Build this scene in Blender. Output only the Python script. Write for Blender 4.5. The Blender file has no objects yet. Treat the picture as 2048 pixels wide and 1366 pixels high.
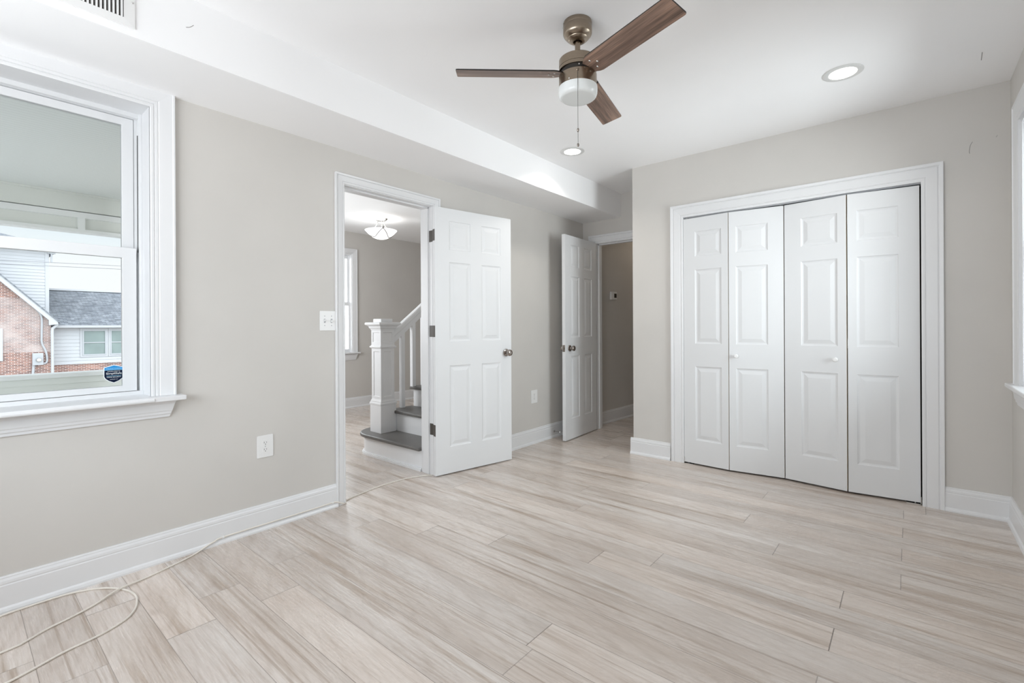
import bpy, bmesh, math, random
from mathutils import Vector, Matrix
from math import sin, cos, pi, radians

random.seed(7)
SC = bpy.context.scene
COL = SC.collection

# ------------------------------------------------------------------ camera
f_px, hor_v, yaw, roll, CAM_H = 947.8, 652.1, radians(39.9076), radians(-.2915), 1.15
F = Vector((-sin(yaw), cos(yaw), 0)); R0 = Vector((cos(yaw), sin(yaw), 0)); U0 = Vector((0, 0, 1))
R = R0*cos(roll) + U0*sin(roll); U = U0*cos(roll) - R0*sin(roll)
cam = bpy.data.cameras.new('camera'); camo = bpy.data.objects.new('camera', cam); COL.objects.link(camo)
cam.sensor_fit = 'HORIZONTAL'; cam.sensor_width = 36.0; cam.lens = f_px/2048*36
cam.shift_y = (hor_v - 683)/2048
cam.clip_start = .02; cam.clip_end = 400
m = Matrix.Identity(4)
for i in range(3):
    m[i][0] = R[i]; m[i][1] = U[i]; m[i][2] = -F[i]
m[2][3] = CAM_H
camo.matrix_world = m
SC.camera = camo

# ------------------------------------------------------------------ exposure, sky, daylight
SC.view_settings.view_transform = 'Standard'; SC.view_settings.look = 'None'
SC.view_settings.gamma = 1; SC.view_settings.use_curve_mapping = False
SC.view_settings.exposure = 0.10
SC.cycles.max_bounces = 14; SC.cycles.diffuse_bounces = 8; SC.cycles.glossy_bounces = 5
SC.cycles.transparent_max_bounces = 12
SC.cycles.use_denoising = True
SC.cycles.caustics_reflective = False; SC.cycles.caustics_refractive = False
SC.cycles.sample_clamp_indirect = 6

W = bpy.data.worlds.new('sky'); SC.world = W; W.use_nodes = True
nt = W.node_tree; nt.nodes.clear()
tc = nt.nodes.new('ShaderNodeTexCoord'); sp = nt.nodes.new('ShaderNodeSeparateXYZ')
rp = nt.nodes.new('ShaderNodeValToRGB'); bg = nt.nodes.new('ShaderNodeBackground'); ow = nt.nodes.new('ShaderNodeOutputWorld')
nt.links.new(tc.outputs['Generated'], sp.inputs[0]); nt.links.new(sp.outputs['Z'], rp.inputs[0])
nt.links.new(rp.outputs[0], bg.inputs[0]); nt.links.new(bg.outputs[0], ow.inputs[0])
# thin cloud, brighter towards the sun, which stands behind the house (+X)
vd = nt.nodes.new('ShaderNodeVectorMath'); vd.operation = 'DOT_PRODUCT'; vd.inputs[1].default_value = Vector((.72, -.1, .68)).normalized()
mr = nt.nodes.new('ShaderNodeMapRange'); mr.interpolation_type = 'SMOOTHSTEP'
mr.inputs['From Min'].default_value = .0; mr.inputs['From Max'].default_value = .95; mr.inputs['To Min'].default_value = .94; mr.inputs['To Max'].default_value = 3.6
nt.links.new(tc.outputs['Generated'], vd.inputs[0]); nt.links.new(vd.outputs['Value'], mr.inputs['Value']); nt.links.new(mr.outputs[0], bg.inputs[1])
el = rp.color_ramp.elements
el[0].position = 0.0; el[0].color = (1.06, 1.065, 1.075, 1)
el[1].position = .10; el[1].color = (1.04, 1.06, 1.075, 1)
e = el.new(.2); e.color = (.74, .885, .99, 1)
e = el.new(.6); e.color = (.89, .94, 1.0, 1)

def area(name, loc, direction, sx, sy, power, col=(1, 1, 1), spread=pi):
    l = bpy.data.lights.new(name, 'AREA'); l.shape = 'RECTANGLE'; l.size = sx; l.size_y = sy
    l.energy = power; l.color = col; l.spread = spread
    o = bpy.data.objects.new(name, l); COL.objects.link(o); o.location = loc
    o.rotation_euler = Vector(direction).to_track_quat('-Z', 'Y').to_euler()
    return o
DAY = (1.0, .985, .97)
area('fill_back_opening', (-1.40, -1.16, 1.40), (.06, 1, .52), 2.1, 1.20, 46, (.90, .952, 1.0))  # added fill light from behind the camera, no window known there
area('daylight_side_window', (.80, 3.19, 1.52), (-1, .02, .12), .86, 1.38, 24, (.90, .952, 1.0), radians(130))
area('daylight_living_window', (-6.5, 3.28, 1.5), (1, .1, 0), .90, 1.48, 34, (.93, .965, 1.0))
area('fill_living_porch_opening', (-4.75, 1.235, 1.55), (-.25, 1, -.1), 1.15, 1.15, 36, (.95, .975, 1.0))  # added fill to brighten the living room, source unseen

# ------------------------------------------------------------------ materials
MATS = {}
def new_mat(name):
    m = bpy.data.materials.new(name); m.use_nodes = True; n = m.node_tree
    return m, n, n.nodes['Principled BSDF']
def lk(n, a, b): n.links.new(a, b)
def nd(n, t, **k):
    x = n.nodes.new(t)
    for a, b in k.items(): setattr(x, a, b)
    return x
def coords(n, scale=(1, 1, 1), kind='Object'):
    t = nd(n, 'ShaderNodeTexCoord'); mp = nd(n, 'ShaderNodeMapping'); mp.inputs['Scale'].default_value = scale
    lk(n, t.outputs[kind], mp.inputs['Vector']); return mp.outputs['Vector']
def ramp(n, fac, stops):
    r = nd(n, 'ShaderNodeValToRGB'); e = r.color_ramp.elements
    e[0].position, e[0].color = stops[0][0], (*stops[0][1], 1)
    e[1].position, e[1].color = stops[-1][0], (*stops[-1][1], 1)
    for p, c in stops[1:-1]:
        x = e.new(p); x.color = (*c, 1)
    lk(n, fac, r.inputs[0]); return r.outputs[0]
def math_(n, op, a, b=None, c=None):
    x = nd(n, 'ShaderNodeMath', operation=op)
    for i, v in enumerate((a, b, c)):
        if v is None: continue
        if isinstance(v, (int, float)): x.inputs[i].default_value = v
        else: lk(n, v, x.inputs[i])
    return x.outputs[0]
def mixc(n, fac, a, b, mode='MIX'):
    x = nd(n, 'ShaderNodeMix', data_type='RGBA', blend_type=mode)
    for i, v in ((0, fac), (6, a), (7, b)):
        if isinstance(v, (int, float)): x.inputs[i].default_value = v
        elif isinstance(v, tuple): x.inputs[i].default_value = (*v, 1)
        else: lk(n, v, x.inputs[i])
    return x.outputs[2]
def noise(n, vec, scale, detail=3, rough=.5):
    x = nd(n, 'ShaderNodeTexNoise'); lk(n, vec, x.inputs['Vector'])
    x.inputs['Scale'].default_value = scale; x.inputs['Detail'].default_value = detail; x.inputs['Roughness'].default_value = rough
    return x.outputs['Fac']
def bump(n, p, h, strength=.1, dist=.01):
    b = nd(n, 'ShaderNodeBump'); b.inputs['Strength'].default_value = strength; b.inputs['Distance'].default_value = dist
    lk(n, h, b.inputs['Height']); lk(n, b.outputs[0], p.inputs['Normal'])

def paint(name, col, rough=.5, var=.03, tex=120, bmp=.04, spec=.4):
    m, n, p = new_mat(name); v = coords(n)
    f = noise(n, v, 1.7, 4)
    c = ramp(n, f, [(.3, tuple(x*(1-var) for x in col)), (.7, tuple(min(1, x*(1+var)) for x in col))])
    lk(n, c, p.inputs['Base Color']); p.inputs['Roughness'].default_value = rough
    p.inputs['Specular IOR Level'].default_value = spec
    if bmp: bump(n, p, noise(n, v, tex, 2), bmp, .002)
    MATS[name] = m; return m
def metal(name, col, rough, aniso=0):
    m, n, p = new_mat(name); v = coords(n, (30, 30, 400))
    f = noise(n, v, 3, 2)
    c = ramp(n, f, [(.3, tuple(x*.9 for x in col)), (.7, tuple(min(1, x*1.08) for x in col))])
    lk(n, c, p.inputs['Base Color']); p.inputs['Metallic'].default_value = 1; p.inputs['Roughness'].default_value = rough
    if aniso:
        p.inputs['Anisotropic'].default_value = aniso
        tg = nd(n, 'ShaderNodeTangent', direction_type='RADIAL', axis='Z'); lk(n, tg.outputs[0], p.inputs['Tangent'])
    MATS[name] = m; return m
def emit(name, col, strength):
    m, n, p = new_mat(name)
    p.inputs['Base Color'].default_value = (.9, .9, .9, 1)
    p.inputs['Emission Color'].default_value = (*col, 1); p.inputs['Emission Strength'].default_value = strength
    MATS[name] = m; return m

WALL = paint('greige_wall_paint', (.608, .588, .560), .55)
HALLW = WALL
TRIM = paint('white_semigloss_paint', (.745, .75, .76), .32, .01, 40, .01)
SASH = paint('white_vinyl', (.73, .74, .75), .35, .01, 40, .0)
CEIL = paint('flat_white_ceiling_paint', (.91, .91, .915), .8, .01, 150, .05, .2)
DOORM = paint('white_door_paint', (.73, .74, .75), .46, .01, 200, .03)
PLATE = paint('white_plastic', (.80, .80, .795), .3, .01, 40, 0)
NEWEL = paint('aged_white_stair_paint', (.80, .81, .825), .4, .03, 60, .05)
TREAD = paint('worn_grey_tread_paint', (.13, .125, .12), .4, .25, 30, .1)
CLOSET_SHADE = paint('closet_shade_black', (.012, .011, .01), .6, .01, 10, 0)
BLACKM = paint('black_metal', (.02, .018, .016), .35, .05, 30, 0)
RAWWOOD = paint('raw_board_edge', (.62, .53, .40), .7, .1, 60, .05)
SCUFF = paint('grey_scuff', (.30, .29, .28), .8, .1, 60, 0)
CABLE = paint('white_cable_jacket', (.74, .70, .64), .4, .03, 40, 0)
RINGM = paint('satin_ring', (.66, .66, .65), .3, .01, 10, 0)
SLOT = paint('dark_slot', (.05, .045, .04), .5, .01, 10, 0)
SCREEN = paint('dark_display', (.03, .025, .015), .25, .01, 10, 0)
NICKEL = metal('antique_nickel', (.33, .272, .212), .27, .65)
KNOBM = metal('satin_nickel_knob', (.36, .32, .29), .22)
HINGEM = paint('dark_pewter', (.075, .066, .058), .35, .1, 60, .02)
CHROME = metal('brushed_nickel', (.62, .61, .59), .25)
GALV = paint('grey_steel', (.42, .43, .45), .45, .04, 60, .02)
WIRE = paint('grey_wire', (.22, .22, .24), .6, .04, 60, 0)
LENS = emit('downlight_lens', (1, .97, .92), 6.0)
BOWL = emit('lit_alabaster_glass', (1, .98, .95), 1.1)
OPAL = paint('opal_glass', (.80, .83, .83), .22, .01, 10, 0)
PORCHW = paint('porch_white_paint', (.84, .85, .85), .5, .02, 60, .05)
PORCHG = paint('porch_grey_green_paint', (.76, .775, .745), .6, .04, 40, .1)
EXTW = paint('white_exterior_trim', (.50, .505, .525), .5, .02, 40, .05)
SHADE = paint('drawn_grey_green_shade', (.22, .27, .26), .6, .1, 30, 0)
GRASS = paint('lawn', (.16, .2, .1), .9, .3, 30, .2)
BANDB = paint('sticker_blue', (.02, .27, .62), .35, .1, 30, 0)
NAVY = paint('sticker_navy', (.004, .010, .032), .7, .1, 30, 0, .15)
INKW = paint('sticker_white_ink', (.85, .88, .9), .4, .01, 10, 0)
INKB = paint('sticker_pale_blue_ink', (.35, .68, .88), .4, .01, 10, 0)
INKL = paint('sticker_teal_rule', (.01, .12, .25), .4, .01, 10, 0)
BOUNCE_GROUND = paint('pale_bounce_ground', (.46, .45, .43), .9, .1, 20, .1)

def mk_glass():
    m = bpy.data.materials.new('window_glass'); m.use_nodes = True; n = m.node_tree; n.nodes.clear()
    o = nd(n, 'ShaderNodeOutputMaterial'); mx = nd(n, 'ShaderNodeMixShader'); t = nd(n, 'ShaderNodeBsdfTransparent'); g = nd(n, 'ShaderNodeBsdfGlossy')
    fr = nd(n, 'ShaderNodeFresnel'); fr.inputs['IOR'].default_value = 1.45
    t.inputs[0].default_value = (.97, .985, .98, 1); g.inputs['Roughness'].default_value = .02
    lk(n, math_(n, 'MULTIPLY', fr.outputs[0], .9), mx.inputs[0]); lk(n, t.outputs[0], mx.inputs[1]); lk(n, g.outputs[0], mx.inputs[2]); lk(n, mx.outputs[0], o.inputs[0])
    return m
GLASS = mk_glass()

def mk_floor():
    m, n, p = new_mat('pale_oak_laminate')
    uv = nd(n, 'ShaderNodeUVMap', uv_map='UVMap').outputs[0]
    at = nd(n, 'ShaderNodeAttribute', attribute_name='plank')
    s = nd(n, 'ShaderNodeSeparateXYZ'); lk(n, uv, s.inputs[0])
    sr = nd(n, 'ShaderNodeSeparateColor'); lk(n, at.outputs['Color'], sr.inputs[0])
    u, v = s.outputs[0], s.outputs[1]; r, r2, L = sr.outputs[0], sr.outputs[1], sr.outputs[2]
    def vec(a, b, ro):
        c = nd(n, 'ShaderNodeCombineXYZ')
        lk(n, math_(n, 'MULTIPLY', u, a), c.inputs[0]); lk(n, math_(n, 'MULTIPLY', v, b), c.inputs[1]); lk(n, math_(n, 'MULTIPLY', ro, 91.0), c.inputs[2])
        return c.outputs[0]
    big = noise(n, vec(.9, 7, r), 1.0, 3, .55)
    streak = noise(n, vec(.75, 15, r2), 1.0, 4, .6)
    fine = noise(n, vec(5, 170, r), 1.0, 3, .6)
    blotch = noise(n, vec(3.5, 9, r2), 1.0, 3, .5)
    wv = nd(n, 'ShaderNodeTexWave', wave_type='RINGS', rings_direction='Z'); lk(n, vec(.8, 6.5, r), wv.inputs['Vector'])
    wv.inputs['Scale'].default_value = 2.4; wv.inputs['Distortion'].default_value = 5; wv.inputs['Detail'].default_value = 2; wv.inputs['Detail Scale'].default_value = .8
    base = ramp(n, big, [(.25, (.57, .50, .445)), (.5, (.675, .61, .56)), (.75, (.75, .695, .65))])
    tone = math_(n, 'ADD', .90, math_(n, 'MULTIPLY', r, .13))
    c1 = mixc(n, 1.0, base, (1, 1, 1), 'MULTIPLY')
    grey = nd(n, 'ShaderNodeHueSaturation'); lk(n, c1, grey.inputs['Color']); lk(n, tone, grey.inputs['Value'])
    lk(n, math_(n, 'ADD', .78, math_(n, 'MULTIPLY', r2, .28)), grey.inputs['Saturation'])
    sm = ramp(n, streak, [(.55, (0, 0, 0)), (.70, (.72, .72, .72))])
    c2 = mixc(n, sm, grey.outputs[0], (.36, .275, .205))
    thin = noise(n, vec(.30, 60, r), 1.0, 2, .5)
    tm = ramp(n, thin, [(.60, (0, 0, 0)), (.70, (.5, .5, .5))])
    c2 = mixc(n, tm, c2, (.33, .255, .195))
    ring = ramp(n, wv.outputs['Fac'], [(.0, (.86, .84, .82)), (.35, (1, 1, 1))])
    c3 = mixc(n, .45, c2, ring, 'MULTIPLY')
    ff = ramp(n, fine, [(.32, (.80, .77, .74)), (.55, (1, 1, 1))])
    c4 = mixc(n, .75, c3, ff, 'MULTIPLY')
    bl = ramp(n, blotch, [(.35, (.93, .90, .88)), (.65, (1.03, 1.03, 1.03))])
    c5 = mixc(n, .8, c4, bl, 'MULTIPLY')
    # joints: long seams thin and faint, end joints a little wider
    d_end = math_(n, 'MINIMUM', u, math_(n, 'SUBTRACT', L, u))
    d_side = math_(n, 'MINIMUM', v, math_(n, 'SUBTRACT', .1635, v))
    je = math_(n, 'LESS_THAN', d_end, .0019); js = math_(n, 'LESS_THAN', d_side, .0011)
    js = math_(n, 'MULTIPLY', js, math_(n, 'ADD', .35, math_(n, 'MULTIPLY', r2, .4)))
    je = math_(n, 'MULTIPLY', je, math_(n, 'ADD', .30, math_(n, 'MULTIPLY', r, .6)))
    j = math_(n, 'MAXIMUM', je, js)
    c6 = mixc(n, j, c5, (.10, .075, .06))
    lk(n, c6, p.inputs['Base Color'])
    rr = ramp(n, fine, [(.2, (.33, .33, .33)), (.8, (.23, .23, .23))])
    lk(n, rr, p.inputs['Roughness']); p.inputs['Specular IOR Level'].default_value = .5
    h = math_(n, 'SUBTRACT', fine, math_(n, 'MULTIPLY', j, 4))
    bump(n, p, h, .06, .002)
    return m
FLOORM = mk_floor()

def mk_blade():
    m, n, p = new_mat('walnut_blade')
    v = coords(n, (2.2, 45, 45)); v2 = coords(n, (1.2, 12, 12)); v3 = coords(n, (9, 260, 260))
    a = noise(n, v, 1, 4, .6); b = noise(n, v2, 1, 3); c = noise(n, v3, 1, 2)
    base = ramp(n, b, [(.3, (.16, .10, .076)), (.7, (.32, .215, .165))])
    gr = ramp(n, a, [(.3, (.40, .38, .36)), (.5, (.95, .95, .95)), (.70, (1.8, 1.72, 1.62))])
    c1 = mixc(n, .9, base, gr, 'MULTIPLY')
    c2 = mixc(n, .6, c1, ramp(n, c, [(.35, (.6, .58, .56)), (.6, (1.15, 1.15, 1.15))]), 'MULTIPLY')
    lk(n, c2, p.inputs['Base Color']); p.inputs['Roughness'].default_value = .42
    bump(n, p, a, .15, .002)
    return m
BLADEM = mk_blade()

def mk_brick(name, faded):
    m, n, p = new_mat(name)
    t = nd(n, 'ShaderNodeTexCoord'); s = nd(n, 'ShaderNodeSeparateXYZ'); lk(n, t.outputs['Object'], s.inputs[0])
    c = nd(n, 'ShaderNodeCombineXYZ'); lk(n, s.outputs[1], c.inputs[0]); lk(n, s.outputs[2], c.inputs[1])
    b = nd(n, 'ShaderNodeTexBrick'); lk(n, c.outputs[0], b.inputs['Vector'])
    b.inputs['Scale'].default_value = 1; b.inputs['Brick Width'].default_value = .175; b.inputs['Row Height'].default_value = .056
    b.inputs['Mortar Size'].default_value = .007; b.inputs['Mortar Smooth'].default_value = .1; b.inputs['Bias'].default_value = -.1
    b.inputs['Color1'].default_value = (.14, .06, .048, 1); b.inputs['Color2'].default_value = (.38, .175, .125, 1); b.inputs['Mortar'].default_value = (.62, .56, .53, 1)
    nz = noise(n, c.outputs[0], 1.1, 4, .6)
    col = b.outputs['Color']
    if faded:
        # painted-over / lime-washed patch left on the middle of the gable
        my = math_(n, 'MULTIPLY', math_(n, 'LESS_THAN', s.outputs[1], .62), math_(n, 'GREATER_THAN', s.outputs[2], -.35))
        my = math_(n, 'MULTIPLY', my, math_(n, 'LESS_THAN', s.outputs[2], 1.9))
        fz = ramp(n, nz, [(.3, (.1, .1, .1)), (.65, (.8, .8, .8))])
        g = nd(n, 'ShaderNodeRGBToBW'); lk(n, fz, g.inputs[0])
        col = mixc(n, math_(n, 'MULTIPLY', my, g.outputs[0]), col, (.47, .42, .41))
    v = ramp(n, nz, [(.3, (.8, .8, .82)), (.7, (1.12, 1.08, 1.05))])
    lk(n, mixc(n, .8, col, v, 'MULTIPLY'), p.inputs['Base Color']); p.inputs['Roughness'].default_value = .85
    return m
BRICK = mk_brick('weathered_brick', True); BRICK2 = mk_brick('red_brick', False)

def mk_shingle():
    m, n, p = new_mat('grey_asphalt_shingle')
    t = nd(n, 'ShaderNodeTexCoord'); s = nd(n, 'ShaderNodeSeparateXYZ'); lk(n, t.outputs['Object'], s.inputs[0])
    c = nd(n, 'ShaderNodeCombineXYZ'); lk(n, s.outputs[1], c.inputs[0]); lk(n, math_(n, 'MULTIPLY', s.outputs[2], 2.0), c.inputs[1])
    b = nd(n, 'ShaderNodeTexBrick'); lk(n, c.outputs[0], b.inputs['Vector'])
    b.inputs['Scale'].default_value = 1; b.inputs['Brick Width'].default_value = .26; b.inputs['Row Height'].default_value = .078
    b.inputs['Mortar Size'].default_value = .008; b.inputs['Bias'].default_value = 0
    b.inputs['Color1'].default_value = (.13, .145, .17, 1); b.inputs['Color2'].default_value = (.27, .29, .32, 1); b.inputs['Mortar'].default_value = (.10, .105, .12, 1)
    nz = noise(n, c.outputs[0], 6, 3); v = ramp(n, nz, [(.3, (.8, .8, .8)), (.7, (1.25, 1.25, 1.25))])
    lk(n, mixc(n, 1, b.outputs['Color'], v, 'MULTIPLY'), p.inputs['Base Color']); p.inputs['Roughness'].default_value = .9
    return m
SHINGLE = mk_shingle()

def mk_bead():
    m, n, p = new_mat('painted_beadboard')
    t = nd(n, 'ShaderNodeTexCoord'); s = nd(n, 'ShaderNodeSeparateXYZ'); lk(n, t.outputs['Object'], s.inputs[0])
    fr = math_(n, 'FRACT', math_(n, 'MULTIPLY', s.outputs[0], 1/.045))
    g = math_(n, 'LESS_THAN', fr, .17)
    lk(n, mixc(n, math_(n, 'MULTIPLY', g, .35), (.80, .82, .81), (.56, .58, .57)), p.inputs['Base Color'])
    p.inputs['Roughness'].default_value = .55
    bump(n, p, math_(n, 'SUBTRACT', 1, g), .5, .004)
    return m
BEAD = mk_bead()

# ------------------------------------------------------------------ geometry helpers
def bm_(): return bmesh.new()
def quad(bm, pts):
    return bm.faces.new([bm.verts.new(p) for p in pts])
def box(bm, a, b, mat=None):
    x0, y0, z0 = (min(a[i], b[i]) for i in range(3)); x1, y1, z1 = (max(a[i], b[i]) for i in range(3))
    v = [bm.verts.new(p) for p in ((x0, y0, z0), (x1, y0, z0), (x1, y1, z0), (x0, y1, z0), (x0, y0, z1), (x1, y0, z1), (x1, y1, z1), (x0, y1, z1))]
    if mat is not None:
        for q in v: q.co = mat @ q.co
    for f in ((3, 2, 1, 0), (4, 5, 6, 7), (0, 1, 5, 4), (1, 2, 6, 5), (2, 3, 7, 6), (3, 0, 4, 7)):
        bm.faces.new([v[i] for i in f])
    return v
def prism(bm, poly, z0, z1, mat=None):
    """extrude a 2D polygon (x, y) from z0 to z1, optional matrix"""
    a = [bm.verts.new((x, y, z0)) for x, y in poly]; b = [bm.verts.new((x, y, z1)) for x, y in poly]
    if mat is not None:
        for q in a + b: q.co = mat @ q.co
    n = len(poly)
    bm.faces.new(a[::-1]); bm.faces.new(b)
    for i in range(n): bm.faces.new((a[i], a[(i+1) % n], b[(i+1) % n], b[i]))
def lathe(bm, prof, segs=48, mat=None, cap=False):
    rings = []
    for r, z in prof:
        if r < 1e-6: rings.append([bm.verts.new((0, 0, z))])
        else: rings.append([bm.verts.new((r*cos(2*pi*k/segs), r*sin(2*pi*k/segs), z)) for k in range(segs)])
    if mat is not None:
        for rr in rings:
            for q in rr: q.co = mat @ q.co
    for A, B in zip(rings, rings[1:]):
        for k in range(segs):
            k2 = (k+1) % segs
            if len(A) == 1 and len(B) == 1: continue
            if len(A) == 1: bm.faces.new((A[0], B[k2], B[k]))
            elif len(B) == 1: bm.faces.new((A[k], A[k2], B[0]))
            else: bm.faces.new((A[k], A[k2], B[k2], B[k]))
def tube(bm, pts, r, segs=10, caps=True):
    pts = [Vector(p) for p in pts]; rings = []; up = None
    for i, p in enumerate(pts):
        t = (pts[min(i+1, len(pts)-1)] - pts[max(i-1, 0)]).normalized()
        if up is None:
            up = Vector((0, 0, 1)) if abs(t.z) < .9 else Vector((1, 0, 0))
        s = t.cross(up)
        if s.length < 1e-4: s = t.cross(Vector((0, 1, 0)))
        s.normalize(); up = s.cross(t).normalized()
        rr = r[i] if isinstance(r, (list, tuple)) else r
        rings.append([bm.verts.new(p + (s*cos(2*pi*k/segs) + up*sin(2*pi*k/segs))*rr) for k in range(segs)])
    for A, B in zip(rings, rings[1:]):
        for k in range(segs): bm.faces.new((A[k], A[(k+1) % segs], B[(k+1) % segs], B[k]))
    if caps: bm.faces.new(rings[0][::-1]); bm.faces.new(rings[-1])
def spline(pts, n=10):
    """Catmull-Rom through 3D points"""
    P = [Vector(p) for p in pts]; P = [P[0]*2-P[1]] + P + [P[-1]*2-P[-2]]; out = []
    for i in range(1, len(P)-2):
        a, b, c, d = P[i-1:i+3]
        for k in range(n):
            t = k/n
            out.append(.5*((2*b) + (c-a)*t + (2*a-5*b+4*c-d)*t*t + (3*b-a-3*c+d)*t**3))
    out.append(P[-2]); return out
def extrude_profile(bm, prof, place, s0, s1, skew0=0, skew1=0):
    """prof: list of (n, z) closed; place(s, n, z)->xyz; run s0..s1. skew: end retreats with depth below the top"""
    zt = max(z for _, z in prof)
    A = [bm.verts.new(place(s0 + skew0*(zt-z), n, z)) for n, z in prof]
    B = [bm.verts.new(place(s1 - skew1*(zt-z), n, z)) for n, z in prof]
    k = len(prof)
    bm.faces.new(A[::-1]); bm.faces.new(B)
    for i in range(k): bm.faces.new((A[i], A[(i+1) % k], B[(i+1) % k], B[i]))
def casing(bm, place, a0, a1, ztop, zbot, w, prof, bottom=False):
    """mitred moulding round an opening. prof: (u 0..1 across from inner edge, thickness). place(a, z, n)"""
    loops = []
    P = [(0, 0)] + list(prof) + [(1, 0)]
    for u, t in P:
        o = u*w
        pts = [(a0-o, zbot), (a0-o, ztop+o), (a1+o, ztop+o), (a1+o, zbot)]
        loops.append([bm.verts.new(place(a, z, t)) for a, z in pts])
    for A, B in zip(loops, loops[1:]):
        for i in range(3): bm.faces.new((A[i], A[i+1], B[i+1], B[i]))
    bm.faces.new([l[0] for l in loops]); bm.faces.new([l[3] for l in loops][::-1])
RINGS = [(0, 0), (.004, -.004), (.013, -.0065), (.017, -.0065), (.042, -.0012), (.044, -.001)]
def panel_face(bm, place, s_edges, z_edges, panels, rings=RINGS):
    """flat face with sunk/raised panels. panels: set of cells (i, j); place(s, z, n)"""
    for i in range(len(s_edges)-1):
        for j in range(len(z_edges)-1):
            s0, s1, z0, z1 = s_edges[i], s_edges[i+1], z_edges[j], z_edges[j+1]
            if (i, j) not in panels:
                quad(bm, [place(s0, z0, 0), place(s1, z0, 0), place(s1, z1, 0), place(s0, z1, 0)]); continue
            prev = None
            for d, n in rings:
                c = [bm.verts.new(place(*p, n)) for p in ((s0+d, z0+d), (s1-d, z0+d), (s1-d, z1-d), (s0+d, z1-d))]
                if prev:
                    for k in range(4): bm.faces.new((prev[k], prev[(k+1) % 4], c[(k+1) % 4], c[k]))
                prev = c
            bm.faces.new(prev)
def door_slab(bm, w, zb, zt, th, s_edges, z_edges, panels, rings=RINGS):
    """slab in local coords: s along +X, thickness along +Y (front face y=0 facing -Y)"""
    s_edges = [0] + s_edges + [w]; z_edges = [zb] + z_edges + [zt]
    panel_face(bm, lambda s, z, n: (s, -n, z), s_edges, z_edges, panels, rings)
    panel_face(bm, lambda s, z, n: (s, th+n, z), s_edges, z_edges, panels, rings)
    quad(bm, [(0, 0, zb), (0, th, zb), (0, th, zt), (0, 0, zt)]); quad(bm, [(w, 0, zb), (w, th, zb), (w, th, zt), (w, 0, zt)])
    quad(bm, [(0, 0, zb), (w, 0, zb), (w, th, zb), (0, th, zb)]); quad(bm, [(0, 0, zt), (w, 0, zt), (w, th, zt), (0, th, zt)])

def obj(name, bm, mat, parent=None, smooth=False, bevel=0, mw=None, weld=True):
    if weld: bmesh.ops.remove_doubles(bm, verts=bm.verts, dist=1e-5)
    bmesh.ops.recalc_face_normals(bm, faces=bm.faces)
    me = bpy.data.meshes.new(name); bm.to_mesh(me); bm.free()
    mats = mat if isinstance(mat, list) else [mat]
    for x in mats: me.materials.append(x)
    o = bpy.data.objects.new(name, me); COL.objects.link(o)
    if smooth:
        for p in me.polygons: p.use_smooth = True
        try: me.set_sharp_from_angle(angle=radians(35))
        except Exception: pass
    if bevel:
        b = o.modifiers.new('bevel', 'BEVEL'); b.width = bevel; b.segments = 2; b.limit_method = 'ANGLE'; b.angle_limit = radians(40)
    if mw is not None: o.matrix_world = mw
    if parent is not None:
        o.parent = parent; o.matrix_parent_inverse = parent.matrix_world.inverted()
    return o
def tag(o, label, cat, group=None, kind=None):
    o['label'] = label; o['category'] = cat
    if group: o['group'] = group
    if kind: o['kind'] = kind
    return o
def thing(name, label, cat, mw=None, group=None, kind=None):
    o = bpy.data.objects.new(name, None); COL.objects.link(o); o.empty_display_size = .1
    if mw is not None:
        o.matrix_world = mw if isinstance(mw, Matrix) else Matrix.Translation(mw)
    bpy.context.view_layer.update()
    return tag(o, label, cat, group, kind)
def struct(name, bm, mat, label, cat, **k):
    return tag(obj(name, bm, mat, **k), label, cat, kind='structure')
def T(x, y, z): return Matrix.Translation((x, y, z))
def frame(o, ex, ey, ez):
    m = Matrix.Identity(4)
    for i in range(3): m[i][0], m[i][1], m[i][2], m[i][3] = ex[i], ey[i], ez[i], o[i]
    return m

# ------------------------------------------------------------------ room measures (metres)
XL, YC, H = -2.824, 3.963, 2.56          # left wall face, closet wall face, ceiling
XR, YB = .459, -.92                      # right wall face, back wall face
YA = 4.637                               # far wall of the little recess
ZS, XS = 2.305, -2.356                   # boxed soffit: underside, inner face
XP = -2.964                              # living-room side of the partition
XF = -6.08                               # far wall of the living room
D1a, D1b, D1t = 1.676, 2.420, 2.078      # doorway to the living room
D2a, D2b, D2t = -2.652, -1.935, 2.056    # doorway in the recess
CLa, CLb, CLt = -1.443, .066, 2.048      # closet opening
W1a, W1b, WZ0, WZ1 = -.262, .638, .80, 2.224   # left window
W2a, W2b = 2.74, 3.632                   # right window

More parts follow.
